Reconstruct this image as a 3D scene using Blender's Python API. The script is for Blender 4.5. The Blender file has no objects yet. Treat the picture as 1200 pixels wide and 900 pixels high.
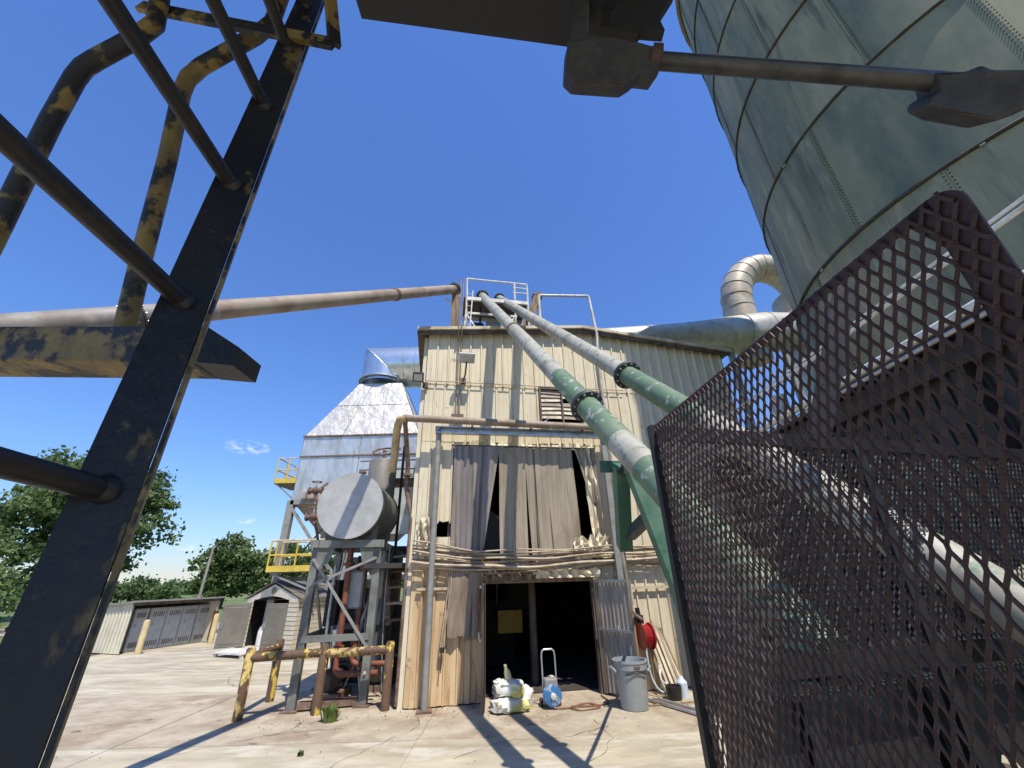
import bpy, math, random
import numpy as np
from mathutils import Vector, Matrix
random.seed(4)
rng = np.random.default_rng(7)
scene = bpy.context.scene
col = scene.collection
R = math.radians

# ---------------------------------------------------------------- camera
cam = bpy.data.cameras.new('camera')
cam.sensor_width = 36.0
cam.lens = 14.4600
cam.clip_start = 0.02
cam.clip_end = 4000
co = bpy.data.objects.new('camera', cam)
col.objects.link(co)
co.matrix_world = Matrix([[0.999626, 0.027334, -0.0, 0.0], [0.011637, -0.425593, -0.90484, 0.0], [-0.024732, 0.904502, -0.425752, 2.15], [0.0, 0.0, 0.0, 1.0]])
scene.camera = co

# ---------------------------------------------------------------- light
SUN_AZ, SUN_EL = 153.0, 61.5          # compass from +Y towards +X
sun_vec = Vector((math.sin(R(SUN_AZ))*math.cos(R(SUN_EL)), math.cos(R(SUN_AZ))*math.cos(R(SUN_EL)), math.sin(R(SUN_EL))))
sl = bpy.data.lights.new('sun', 'SUN')
sl.energy = 4.3
sl.angle = R(0.53)
sl.color = (1.0, 0.95, 0.86)
so = bpy.data.objects.new('sun', sl)
col.objects.link(so)
so.rotation_euler = sun_vec.to_track_quat('Z', 'Y').to_euler()
so.location = (0, 0, 60)

world = bpy.data.worlds.new('World')
scene.world = world
world.use_nodes = True
wn, wl = world.node_tree.nodes, world.node_tree.links
wn.clear()
wout = wn.new('ShaderNodeOutputWorld')
wbg = wn.new('ShaderNodeBackground')
wbg.inputs['Strength'].default_value = 0.104
sky = wn.new('ShaderNodeTexSky')
sky.sky_type = 'NISHITA'
sky.sun_disc = False
sky.sun_elevation = R(SUN_EL)
sky.sun_rotation = R(SUN_AZ)
sky.altitude = 200
sky.air_density = 1.7
sky.dust_density = 0.0
sky.ozone_density = 9.0
# a few small fair-weather clouds low in the sky
tc = wn.new('ShaderNodeTexCoord')
def wmath(op, a, b=None):
    n = wn.new('ShaderNodeMath'); n.operation = op
    for i, x in enumerate((a, b)):
        if x is None: continue
        if isinstance(x, (int, float)): n.inputs[i].default_value = x
        else: wl.new(x, n.inputs[i])
    return n.outputs[0]
cn = wn.new('ShaderNodeTexNoise'); cn.inputs['Scale'].default_value = 60; cn.inputs['Detail'].default_value = 5
cm = wn.new('ShaderNodeMapping'); cm.inputs['Scale'].default_value = (1, 1, 2.2)
wl.new(tc.outputs['Generated'], cm.inputs[0]); wl.new(cm.outputs[0], cn.inputs['Vector'])
mask = None
for (dx, dy, dz), hw, hh in [((-0.5398, 0.803, 0.2526), 0.0467, 0.0156), ((-0.5443, 0.8355, 0.0752), 0.0294, 0.0082), ((-0.5294, 0.8406, 0.1145), 0.0202, 0.0067), ((-0.6008, 0.7968, 0.0636), 0.0217, 0.0062)]:
    d = Vector((dx, dy, dz)).normalized()
    rt = Vector((d.y, -d.x, 0)).normalized(); up = rt.cross(d)
    def dot(v):
        n = wn.new('ShaderNodeVectorMath'); n.operation = 'DOT_PRODUCT'
        wl.new(tc.outputs['Generated'], n.inputs[0]); n.inputs[1].default_value = v
        return n.outputs['Value']
    a = wmath('DIVIDE', dot(rt), hw)
    b = wmath('DIVIDE', wmath('SUBTRACT', dot(up), 0.0), hh)
    rr = wmath('ADD', wmath('MULTIPLY', a, a), wmath('MULTIPLY', b, b))
    front = wmath('GREATER_THAN', dot(d), 0.5)
    m = wmath('MULTIPLY', wmath('MAXIMUM', wmath('SUBTRACT', 1.0, rr), 0.0), front)
    mask = m if mask is None else wmath('MAXIMUM', mask, m)
k = wmath('SUBTRACT', cn.outputs['Fac'], 0.42)
k = wmath('MULTIPLY', wmath('MULTIPLY', k, 3.2), mask)
k = wmath('MINIMUM', wmath('MAXIMUM', k, 0.0), 0.6)
mx = wn.new('ShaderNodeMix'); mx.data_type = 'RGBA'
tn = wn.new('ShaderNodeMix'); tn.data_type = 'RGBA'; tn.blend_type = 'MULTIPLY'; tn.inputs[0].default_value = 1.0
wl.new(sky.outputs[0], tn.inputs[6]); tn.inputs[7].default_value = (0.80, 0.95, 1.35, 1)   # clear deep-blue summer sky
wl.new(k, mx.inputs[0]); wl.new(tn.outputs[2], mx.inputs[6]); mx.inputs[7].default_value = (7.6, 8.2, 9.2, 1)
wl.new(mx.outputs[2], wbg.inputs['Color'])
wl.new(wbg.outputs[0], wout.inputs['Surface'])

vs = scene.view_settings
vs.view_transform = 'Standard'
vs.look = 'None'
vs.exposure = 0.36
vs.gamma = 1.0
vs.use_curve_mapping = False

# ---------------------------------------------------------------- helpers
MATS = {}
def mat(name, c1, c2=None, rough=0.6, metal=0.0, scale=3.0, lo=0.45, hi=0.6, stretch=(1, 1, 1), bump=0.0, bscale=40.0, var=0.12, c3=None, lo3=0.6, hi3=0.66, scale3=9.0, trans=0.0, bdist=0.02, c4=None, lo4=0.68, hi4=0.74, scale4=2.5, st4=(1, 1, 1)):
    """painted / weathered surface: c1 body colour, c2 stain colour by broad noise, c3 patchy flakes by finer noise"""
    if name in MATS: return MATS[name]
    m = bpy.data.materials.new(name); m.use_nodes = True
    n, l = m.node_tree.nodes, m.node_tree.links
    b = n['Principled BSDF']
    b.inputs['Roughness'].default_value = rough
    b.inputs['Metallic'].default_value = metal
    t = n.new('ShaderNodeTexCoord')
    mp = n.new('ShaderNodeMapping'); mp.inputs['Scale'].default_value = stretch
    l.new(t.outputs['Object'], mp.inputs[0])
    cur = None
    def ramp(fac, a, z):
        r = n.new('ShaderNodeMapRange'); r.inputs[1].default_value = a; r.inputs[2].default_value = z
        l.new(fac, r.inputs[0]); return r.outputs[0]
    def noise(sc, det=6, vec=mp):
        x = n.new('ShaderNodeTexNoise'); x.inputs['Scale'].default_value = sc; x.inputs['Detail'].default_value = det
        x.inputs['Roughness'].default_value = 0.62
        l.new(vec.outputs[0], x.inputs['Vector']); return x.outputs['Fac']
    def mix(fac, a, bb):
        x = n.new('ShaderNodeMix'); x.data_type = 'RGBA'
        l.new(fac, x.inputs[0])
        for i, q in ((6, a), (7, bb)):
            if isinstance(q, tuple): x.inputs[i].default_value = (*q, 1)
            else: l.new(q, x.inputs[i])
        return x.outputs[2]
    f0 = noise(scale*3.1, 4)
    da = tuple(max(0, c*(1-var)) for c in c1); db = tuple(min(1, c*(1+var)) for c in c1)
    cur = mix(ramp(f0, 0.3, 0.7), da, db)
    f1 = noise(scale)
    if c2: cur = mix(ramp(f1, lo, hi), cur, c2)
    if c3: cur = mix(ramp(noise(scale3, 8), lo3, hi3), cur, c3)
    if c4:
        mp4 = n.new('ShaderNodeMapping'); mp4.inputs['Scale'].default_value = st4; l.new(t.outputs['Object'], mp4.inputs[0])
        cur = mix(ramp(noise(scale4, 9, mp4), lo4, hi4), cur, c4)
    l.new(cur, b.inputs['Base Color'])
    rr = n.new('ShaderNodeMapRange'); rr.inputs[3].default_value = max(0.03, rough-0.1); rr.inputs[4].default_value = min(1, rough+0.12)
    l.new(f1, rr.inputs[0]); l.new(rr.outputs[0], b.inputs['Roughness'])
    if bump:
        bp = n.new('ShaderNodeBump'); bp.inputs['Strength'].default_value = bump; bp.inputs['Distance'].default_value = bdist
        l.new(noise(bscale, 5), bp.inputs['Height']); l.new(bp.outputs[0], b.inputs['Normal'])
    if trans:
        tr = n.new('ShaderNodeBsdfTranslucent'); l.new(cur, tr.inputs['Color'])
        ms = n.new('ShaderNodeMixShader'); ms.inputs[0].default_value = trans
        l.new(b.outputs[0], ms.inputs[1]); l.new(tr.outputs[0], ms.inputs[2])
        l.new(ms.outputs[0], n['Material Output'].inputs['Surface'])
    MATS[name] = m
    return m

RUST = (0.16, 0.07, 0.035); DIRT = (0.10, 0.075, 0.05)
class MB:
    def __init__(s): s.v = []; s.f = []
    def add(s, vs, fs):
        o = len(s.v); s.v += [tuple(p) for p in vs]; s.f += [tuple(i+o for i in q) for q in fs]
        return s
    def box8(s, p): return s.add(p, [(0,3,2,1),(4,5,6,7),(0,1,5,4),(1,2,6,5),(2,3,7,6),(3,0,4,7)])
    def box(s, c, size, ax=None):
        c = Vector(c); hx, hy, hz = (q/2 for q in size)
        X, Y, Z = ax if ax else (Vector((1,0,0)), Vector((0,1,0)), Vector((0,0,1)))
        return s.box8([c+X*a*hx+Y*b*hy+Z*d*hz for d in (-1,1) for a, b in ((-1,-1),(1,-1),(1,1),(-1,1))])
    def bar(s, a, b, w, h, up=(0,0,1)):
        a, b = Vector(a), Vector(b); Y = (b-a); L = Y.length; Y.normalize()
        up = Vector(up)
        X = Y.cross(up)
        if X.length < 1e-3: X = Y.cross(Vector((1,0,0)))
        X.normalize(); Z = X.cross(Y)
        return s.box((a+b)/2, (w, L, h), (X, Y, Z))
    def tube(s, pts, r, n=10, cap=True):
        pts = [Vector(p) for p in pts]; m = len(pts)
        rs = r if isinstance(r, (list, tuple)) else [r]*m
        t = [((pts[min(i+1, m-1)]-pts[max(i-1, 0)])).normalized() for i in range(m)]
        ref = Vector((0,0,1)) if abs(t[0].z) < 0.9 else Vector((1,0,0))
        x = t[0].cross(ref).normalized(); V = []
        for i in range(m):
            x = (x - t[i]*x.dot(t[i])).normalized(); y = t[i].cross(x)
            V += [pts[i] + (x*math.cos(2*math.pi*k/n) + y*math.sin(2*math.pi*k/n))*rs[i] for k in range(n)]
        Fc = [(i*n+k, i*n+(k+1) % n, (i+1)*n+(k+1) % n, (i+1)*n+k) for i in range(m-1) for k in range(n)]
        if cap: Fc += [tuple(range(n-1, -1, -1)), tuple(range((m-1)*n, m*n))]
        return s.add(V, Fc)
    def lathe(s, o, axis, prof, n=24, cap=True):
        o = Vector(o); a = Vector(axis).normalized()
        return s.tube_prof(o, a, prof, n, cap)
    def tube_prof(s, o, a, prof, n, cap):
        ref = Vector((0,0,1)) if abs(a.z) < 0.9 else Vector((1,0,0))
        x = a.cross(ref).normalized(); y = a.cross(x); V = []
        for t, r in prof:
            V += [o + a*t + (x*math.cos(2*math.pi*k/n) + y*math.sin(2*math.pi*k/n))*r for k in range(n)]
        m = len(prof)
        Fc = [(i*n+k, (i+1)*n+k, (i+1)*n+(k+1) % n, i*n+(k+1) % n) for i in range(m-1) for k in range(n)]
        if cap: Fc += [tuple(range(n)), tuple(range(m*n-1, (m-1)*n-1, -1))]
        return s.add(V, Fc)
    def grid(s, rows):
        m, n = len(rows), len(rows[0]); V = [p for r in rows for p in r]
        return s.add(V, [(i*n+j, i*n+j+1, (i+1)*n+j+1, (i+1)*n+j) for i in range(m-1) for j in range(n-1)])
    def poly_ext(s, pts, d):
        """flat outline extruded along d"""
        pts = [Vector(p) for p in pts]; d = Vector(d); n = len(pts)
        return s.add(pts+[p+d for p in pts], [tuple(range(n-1, -1, -1)), tuple(range(n, 2*n))]+[(i, (i+1) % n, n+(i+1) % n, n+i) for i in range(n)])
    def sphere(s, c, r, n=12, m=8, sc=(1,1,1)):
        c = Vector(c); rows = [[c+Vector((r*sc[0]*math.sin(math.pi*i/m)*math.cos(2*math.pi*j/n), r*sc[1]*math.sin(math.pi*i/m)*math.sin(2*math.pi*j/n), r*sc[2]*math.cos(math.pi*i/m))) for j in range(n+1)] for i in range(m, -1, -1)]
        return s.grid(rows)
    def build(s, name, m, parent=None, smooth=False, kind=None, label=None, bevel=0.0):
        me = bpy.data.meshes.new(name)
        org = ORG.get(parent, Vector((0,0,0))) if parent else Vector((0,0,0))
        top = parent is None
        if top:
            a = np.array(s.v); org = Vector(((a[:,0].min()+a[:,0].max())/2, (a[:,1].min()+a[:,1].max())/2, a[:,2].min()))
        a = np.array(s.v, dtype=float) - np.array(org)
        me.from_pydata(a.tolist(), [], s.f)
        me.materials.append(m)
        if smooth:
            me.polygons.foreach_set('use_smooth', [True]*len(me.polygons))
            try: me.set_sharp_from_angle(angle=R(38))
            except Exception: pass
        me.update()
        o = bpy.data.objects.new(name, me); col.objects.link(o)
        if top: o.location = org
        else: o.parent = parent
        ORG[o] = org
        if kind: o['kind'] = kind
        if label: o['label'] = label
        if bevel:
            bv = o.modifiers.new('bevel', 'BEVEL'); bv.width = bevel; bv.segments = 2; bv.limit_method = 'ANGLE'
        return o
ORG = {}
def thing(name, loc, label, cat, group=None):
    o = bpy.data.objects.new(name, None); col.objects.link(o); o.location = loc
    o.empty_display_size = 0.2
    ORG[o] = Vector(loc); o['label'] = label; o['category'] = cat
    if group: o['group'] = group
    return o
def tag(o, label, cat, group=None):
    o['label'] = label; o['category'] = cat
    if group: o['group'] = group
    return o
def arc(c, r, a0, a1, ex, ey, n=8):
    c, ex, ey = Vector(c), Vector(ex), Vector(ey)
    return [c + ex*r*math.cos(a0+(a1-a0)*i/n) + ey*r*math.sin(a0+(a1-a0)*i/n) for i in range(n+1)]
def smooth_path(pts, k=6):
    pts = [Vector(p) for p in pts]; out = []
    for i in range(len(pts)-1):
        p0, p1, p2, p3 = pts[max(i-1, 0)], pts[i], pts[i+1], pts[min(i+2, len(pts)-1)]
        for j in range(k):
            t = j/k
            out.append(0.5*((2*p1)+(p2-p0)*t+(2*p0-5*p1+4*p2-p3)*t*t+(3*p1-p0-3*p2+p3)*t**3))
    return out+[pts[-1]]
def lerp(a, b, t): return Vector(a)*(1-t)+Vector(b)*t

# facade frame: u along the wall, v out towards the yard, z up
FO = Vector((-2.121, 9.358, 0)); FU = Vector((0.983, 0.182, 0)); FN = Vector((0.182, -0.983, 0)); UP = Vector((0,0,1))
FAX = (FU, -FN, UP)
def F(u, v, z): return FO + FU*u + FN*v + UP*z

# ================================================================ the setting
M_conc = mat('concrete', (0.45, 0.39, 0.275), (0.31, 0.25, 0.165), 0.9, scale=0.42, lo=0.44, hi=0.66, bump=0.7, bscale=34, var=0.26, c3=(0.53, 0.48, 0.37), lo3=0.5, hi3=0.62, scale3=1.7, stretch=(.55, 1.5, 1), c4=(.20, .155, .105), lo4=.62, hi4=.85, scale4=.9, st4=(.35, 2.2, 1), bdist=0.01)
M_concd = mat('concrete_stained', (0.42, 0.355, 0.255), (0.30, 0.225, 0.15), 0.9, scale=0.9, lo=0.42, hi=0.62, bump=0.5, bscale=22, var=0.16, c3=(0.47, 0.40, 0.29), lo3=0.5, hi3=0.66, scale3=1.9, c4=(.12, .085, .055), lo4=.60, hi4=.72, scale4=2.6, bdist=0.01)
M_joint = mat('joint_soil', (0.12, 0.09, 0.065), rough=1.0, scale=4)
M_grass = mat('grass_ground', (0.10, 0.145, 0.035), (0.19, 0.19, 0.07), 1.0, scale=0.12, lo=0.45, hi=0.65, bump=0.6, bscale=14, var=0.3, bdist=0.05)

ground = MB()
N = 40
gp = []
for r in (0, 30, 90, 300, 1500):
    gp.append([Vector((r*math.cos(2*math.pi*k/N), r*math.sin(2*math.pi*k/N), -0.03)) for k in range(N+1)])
g = ground.grid(gp).build('ground', M_grass); g['kind'] = 'structure'
base = MB().box((-3, 9, -0.07), (34, 36, 0.11)).build('yard_base', M_joint); base['kind'] = 'structure'

# concrete yard: slabs with open joints, uneven by a few millimetres
yard = bpy.data.objects.new('concrete_yard', None); col.objects.link(yard); yard['kind'] = 'structure'; ORG[yard] = Vector((0, 0, 0))
def slab(x0, x1, y0, y1, m, dz=0):
    b = MB(); g = 0.0045
    jj = lambda: random.uniform(-0.006, 0.006)
    z = dz + random.uniform(-0.004, 0.004)
    t = [Vector((x0+g+jj(), y0+g+jj(), z)), Vector((x1-g+jj(), y0+g+jj(), z)), Vector((x1-g+jj(), y1-g+jj(), z)), Vector((x0+g+jj(), y1-g+jj(), z))]
    b.box8([p-Vector((0, 0, 0.12)) for p in t]+t)
    return b.build('slab', m, yard)
xs = [-20, -15.2, -10.6, -6.1, -1.55, 3.0, 7.6, 14]
ys = [-9, -4.5, 0.2, 4.6, 7.75, 10.9, 15.2, 19.5, 27]
for i in range(len(xs)-1):
    for j in range(len(ys)-1):
        if i == 0 and j >= 6: continue
        slab(xs[i], xs[i+1], ys[j], ys[j+1], M_concd if (i in (2, 3) and j == 4) or (i == 4 and j == 4) else M_conc)
# service road leaving the yard past the sheds
M_road = mat('pale_road', (0.38, 0.32, 0.24), (0.24, 0.185, 0.125), 0.95, scale=0.3, lo=0.45, hi=0.7, bump=0.3, bscale=20, bdist=0.01)
rd = MB().grid([[Vector((-60, 24, -0.012)), Vector((-10, 26.2, -0.012))], [Vector((-60, 29, -0.012)), Vector((-10, 31, -0.012))]]).build('road', M_road); rd['kind'] = 'structure'

# ================================================================ mill building
M_side = mat('beige_siding', (0.68, 0.59, 0.41), (0.58, 0.47, 0.29), 0.55, scale=1.6, lo=0.5, hi=0.75, stretch=(2.6, 2.6, 0.35), bump=0.12, bscale=6, var=0.07, c3=(0.33, 0.23, 0.13), lo3=0.61, hi3=0.8, scale3=4, c4=(.22, .14, .075), lo4=.64, hi4=.72, scale4=3.2, st4=(1.6, 1.6, 1))
M_side2 = mat('rust_stained_siding', (0.62, 0.46, 0.26), (0.42, 0.24, 0.11), 0.6, scale=1.5, lo=0.45, hi=0.72, stretch=(3.2, 3.2, 0.3), bump=0.15, bscale=6, var=0.1, c3=(0.28, 0.15, 0.07), lo3=0.58, hi3=0.72, scale3=6, c4=(.14, .075, .04), lo4=.63, hi4=.70, scale4=4)
M_trim = mat('brown_trim', (0.13, 0.10, 0.075), (0.07, 0.05, 0.04), 0.6, scale=3)
M_cream = mat('cream_trim', (0.60, 0.52, 0.37), (0.40, 0.31, 0.20), 0.6, scale=3, stretch=(1, 1, 1))
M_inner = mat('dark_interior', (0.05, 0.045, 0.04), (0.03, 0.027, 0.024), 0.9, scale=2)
M_galv = mat('galvanised_steel', (0.55, 0.56, 0.56), (0.42, 0.43, 0.44), 0.42, metal=0.75, scale=5, lo=0.45, hi=0.6, bump=0.05, bscale=10)
M_greysteel = mat('grey_painted_steel', (0.27, 0.26, 0.235), (0.19, 0.175, 0.15), 0.55, scale=2.5, lo=0.5, hi=0.7, c3=RUST, lo3=0.68, hi3=0.74, scale3=8, bump=0.08, bscale=30)
M_rustpipe = mat('rusty_pipe', (0.20, 0.13, 0.09), (0.12, 0.065, 0.04), 0.75, scale=5, bump=0.15, bscale=40, c3=(0.30, 0.24, 0.18), lo3=0.6, hi3=0.72)
M_brownpipe = mat('weathered_brown_pipe', (0.33, 0.26, 0.19), (0.22, 0.15, 0.10), 0.6, scale=2.5, bump=0.1, bscale=30)
M_wood = mat('weathered_wood', (0.30, 0.21, 0.13), (0.18, 0.12, 0.075), 0.85, scale=3, stretch=(4, 4, 0.5), bump=0.2, bscale=20)
M_white = mat('white_paint', (0.74, 0.73, 0.68), (0.55, 0.52, 0.45), 0.5, scale=4, c3=(0.33, 0.22, 0.13), lo3=0.68, hi3=0.74, scale3=10)
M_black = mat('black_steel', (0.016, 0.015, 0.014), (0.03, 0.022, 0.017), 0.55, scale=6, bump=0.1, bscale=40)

mill = thing('mill_building', F(4.2, -4.5, 0), 'tall beige corrugated metal mill building with curtained opening and dark doorway', 'building')
def roofz(u): return 8.03 + 0.42*(1-abs(u-4.2)/4.35)
def corr(b, u0, u1, zb, zt, v0, pitch=0.289, dent=0.006, jag=0.0, seed=0):
    """trapezoid-ribbed metal sheet; zb/zt may be functions of u; jag tears the lower edge"""
    rd = random.Random(seed)
    fb = zb if callable(zb) else (lambda u: zb); ft = zt if callable(zt) else (lambda u: zt)
    us = []; n = max(1, round((u1-u0)/pitch)); p = (u1-u0)/n
    for i in range(n):
        a = u0+i*p
        us += [(a, 0.0), (a+p*0.36, 0.0), (a+p*0.40, 0.006), (a+p*0.44, 0.0), (a+p*0.78, 0.0), (a+p*0.83, 0.042), (a+p*0.95, 0.042)]
    us.append((u1, 0.0))
    H = ft((u0+u1)/2)-fb((u0+u1)/2); m = max(1, int(H/0.45)); rows = []
    jg = [rd.uniform(-jag, jag) for _ in us]
    for j in range(m+1):
        dv = [rd.uniform(-dent, dent) for _ in range(n+2)]
        row = []
        for q, (u, h) in enumerate(us):
            lo = fb(u)+jg[q]; z = lo+(ft(u)-lo)*j/m
            d = dv[min(n, int((u-u0)/p))]*(1 if 0 < j < m or jag else 0.2)
            row.append(F(u, v0+h+d+(rd.uniform(-0.02, 0.05)*(1 if (jag and j == 0) else 0)), z))
        rows.append(row)
    b.grid(rows)
    return b
sd = 0
def wall_panel(u0, u1, zb, zt, v0, m=None, **k):
    global sd; sd += 1
    return corr(MB(), u0, u1, zb, zt, v0, seed=sd, **k).build('wall_panel', m or M_side, mill)
ed = np.linspace(-0.05, 8.5, 11)
for a, b_ in zip(ed[:-1], ed[1:]): wall_panel(a, b_, 6.62, roofz, 0.030)
for a, b_ in ((-0.05, .71), (.71, 1.42), (1.42, 2.14), (2.14, 2.85), (4.0, 4.8), (4.8, 5.7), (5.7, 6.6), (6.6, 7.55), (7.55, 8.5)): wall_panel(a, b_, 5.12, 6.66, 0.018)
wall_panel(2.85, 4.0, 5.14, 5.64, 0.018)
# torn scalloped lip just above the curtain
for a, b_ in ((.71, 1.6), (1.6, 2.5), (2.5, 3.35), (3.35, 4.17)): wall_panel(a, b_, 5.0, 5.16, 0.006, jag=0.05, dent=0.03)
wall_panel(-0.05, 0.71, 3.28, 5.16, 0.008, jag=0.05)
wall_panel(-0.05, 0.2, 2.5, 3.3, 0.006, jag=0.03, dent=0.03)
wall_panel(0.2, 0.71, 2.45, 2.98, 0.006, jag=0.03, dent=0.04)
for a, b_ in ((4.17, 4.9), (4.9, 5.8), (5.8, 6.7), (6.7, 7.6), (7.6, 8.5)): wall_panel(a, b_, 2.42, 5.16, 0.008)
for a, b_ in ((-0.05, 0.45), (0.45, 0.95), (0.95, 1.42)): wall_panel(a, b_, 0.02, 2.52, -0.004, m=M_side2, jag=0.012)
for a, b_ in ((3.86, 4.6), (4.6, 5.35), (5.35, 6.1), (6.1, 6.9), (6.9, 7.7), (7.7, 8.5)): wall_panel(a, b_, 0.02, 2.48, -0.004)
# crumpled sheets around the two openings
def crumple(u0, u1, zb, zt, v0, amp, n=14, m=5, seed=1, mt=None):
    rd = random.Random(seed); rows = []
    tops = [zt+rd.uniform(-amp, amp) for _ in range(n+1)]
    for j in range(m+1):
        rows.append([F(u0+(u1-u0)*i/n+rd.uniform(-.02, .02), v0+rd.uniform(-.05, .05)+0.05*math.sin(i*1.9+j), zb+(tops[i]-zb)*j/m) for i in range(n+1)])
    return MB().grid(rows).build('torn_sheet', mt or M_side, mill)
crumple(3.45, 4.3, 2.5, 2.95, 0.12, 0.09, seed=3)
crumple(0.0, 0.33, 2.75, 3.3, 0.12, 0.12, n=7, seed=5, mt=M_cream)
crumple(2.55, 3.95, 2.12, 2.3, 0.14, 0.035, n=20, m=3, seed=8)
crumple(1.42, 2.6, 2.1, 2.36, 0.03, 0.03, n=16, m=3, seed=9, mt=M_wood)
crumple(2.5, 3.86, 2.2, 2.5, 0.02, 0.03, n=16, m=3, seed=10)
crumple(3.9, 4.18, 2.9, 5.05, 0.06, 0.1, n=6, m=9, seed=12)
# shell: side walls, back wall, roof, lintels (closed, so that the inside is dark)
MB().box(F(-0.11, -4.7, 4.0), (0.1, 9.3, 8.0), FAX).build('side_wall', M_side, mill)
MB().box(F(8.56, -4.7, 4.0), (0.1, 9.3, 8.0), FAX).build('side_wall', M_side, mill)
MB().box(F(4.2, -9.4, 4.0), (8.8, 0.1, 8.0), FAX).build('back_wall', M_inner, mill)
for s in (-1, 1):
    e = 4.2+s*4.55
    b = MB(); pr = [F(4.2, 0.16, 8.47), F(e, 0.16, 8.03), F(e, 0.16, 8.09), F(4.2, 0.16, 8.53)]
    b.poly_ext(pr if s < 0 else pr[::-1], -FN*9.6); b.build('roof', M_trim, mill)
    MB().bar(F(4.2, 0.19, 8.42), F(e, 0.19, 7.98), 0.05, 0.10).build('fascia', M_trim, mill)
    MB().bar(F(4.2, 0.23, 8.52), F(e, 0.23, 8.08), 0.10, 0.085).build('gutter', M_cream, mill)
MB().box(F(2.45, -0.10, 5.08), (3.6, 0.10, 0.12), FAX).build('lintel', M_trim, mill)
MB().box(F(2.62, -0.10, 2.09), (2.6, 0.10, 0.10), FAX).build('lintel', M_wood, mill)
for u in (1.38, 3.86): MB().box(F(u, -0.09, 1.02), (0.09, 0.12, 2.04), FAX).build('door_jamb', M_trim, mill)
for u, z0, z1 in ((0.68, 2.45, 5.1), (4.2, 2.45, 5.1)): MB().box(F(u, -0.09, (z0+z1)/2), (0.08, 0.1, z1-z0), FAX).build('jamb', M_trim, mill)
MB().box(F(2.45, -0.12, 2.42), (3.6, 0.08, 0.14), FAX).build('sill', M_wood, mill)
MB().tube([F(2.72, -1.2, 0), F(2.72, -1.2, 7.9)], 0.09, 10).build('column', M_trim, mill)
MB().box(F(2.2, -3.6, 2.9), (7.5, 0.3, 0.3), FAX).build('mezzanine_beam', M_inner, mill)
MB().box(F(4.2, -4.9, .012), (8.5, 8.9, .02), FAX).build('floor', mat('shade_dark_floor', (.06, .05, .04), (.035, .03, .025), .8, scale=1.2), mill)  # dark slab added; the interior shade is put into its colour
# girts seen on the outside
for z, u0, u1 in ((1.98, 0.06, 1.42), (1.88, 3.95, 8.4)): MB().box(F((u0+u1)/2, 0.075, z), (u1-u0, 0.05, 0.05), FAX).build('girt', M_cream, mill)
# louvre
lv = MB()
for z in (5.66, 6.62): lv.box(F(3.42, 0.06, z), (1.16, 0.09, 0.05), FAX)
for u in (2.87, 3.45, 3.97): lv.box(F(u, 0.06, 6.14), (0.045, 0.09, 0.92), FAX)
lf = lv.build('louvre_frame', M_trim, mill)
for i in range(8):
    z = 5.73+i*0.115
    for a, b_ in ((2.9, 3.42), (3.48, 3.95)):
        if i == 0: continue
        if i == 5 and a > 3.4: continue
        MB().bar(F(a, 0.05, z+random.uniform(-.015, .015)), F(b_, 0.05, z+random.uniform(-.02, .02)), 0.012, 0.115, UP-FN*0.30).build('louvre_slat', M_cream if random.random() < .75 else M_brownpipe, lf)
MB().bar(F(2.95, 0.03, 5.7), F(3.3, 0.03, 5.95), 0.03, 0.03).build('strut', M_galv, lf)
# doors: both leaves stand open
M_leafd = mat('grey_beige_door', (.34, .31, .26), (.25, .21, .17), .6, scale=1.6, stretch=(2, 2, .4))
def door_leaf(h0, h1, m, zt, lab):
    a, b_ = Vector(h0), Vector(h1); d = (b_-a); L = d.length; d.normalize(); nn = d.cross(UP)
    b = MB(); rows = []
    n = int(L/0.1)
    prof = [(0, 0), (.055, 0), (.065, .018), (.09, .018)]
    pts = [(i*L/n+t*(L/n)/0.1, h) for i in range(n) for t, h in prof]+[(L, 0)]
    b.grid([[a+d*t+nn*h+UP*z for t, h in pts] for z in (0.05, zt)])
    b.grid([[a+d*t+nn*(h-0.04)+UP*z for t, h in pts] for z in (zt, 0.05)])
    o = b.build('door', m, mill, label=lab)
    for q in (a, b_): MB().bar(q+UP*0.03, q+UP*(zt+.02), 0.05, 0.06, d).build('door_edge', M_wood, o)
    for zz in (zt*.55, zt-.03): MB().bar(a+nn*0.04+UP*zz, b_+nn*0.04+UP*zz, 0.04, 0.05).build('door_rail', M_galv, o)
    hb = MB(); hb.tube([a+d*L*.62+nn*.07+UP*(zt*.55), a+d*L*.62+nn*.07+UP*(zt*.55+.1)], .018, 8); hb.build('door_latch', M_galv, o)
door_leaf(F(1.43, 0.06, 0), F(1.33, 0.80, 0), M_rustpipe, 2.03, 'rusty left door leaf swung out edge-on to the view')
door_leaf(F(3.90, 0.06, 0), F(4.30, 0.80, 0), M_leafd, 2.06, 'grey ribbed right door leaf standing open')

# ---- curtain of plastic strips in the upper opening
M_cur = mat('tan_vinyl', (0.40, 0.33, 0.235), (0.33, 0.265, 0.18), 0.5, scale=2.0, stretch=(9, 9, 0.15), bump=0.25, bscale=5, var=0.12, trans=0.12, bdist=0.01, c4=(.24, .18, .115), lo4=.52, hi4=.7, scale4=1.4, st4=(1, 1, .5))
M_curg = mat('grey_vinyl', (0.235, 0.205, 0.19), (0.34, 0.28, 0.23), 0.35, scale=1.6, stretch=(7, 7, 0.2), bump=0.3, bscale=4, var=0.1, trans=0.12, bdist=0.01)
M_curb = mat('brown_vinyl', (0.235, 0.175, 0.125), (0.33, 0.25, 0.18), 0.5, scale=2.5, stretch=(3, 3, 0.4), bump=0.2, bscale=5, trans=0.12, bdist=0.01)
cur = thing('strip_curtain', F(2.45, 0.1, 2.5), 'tan and grey plastic strip curtain hanging in the upper opening', 'curtain')
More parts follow.
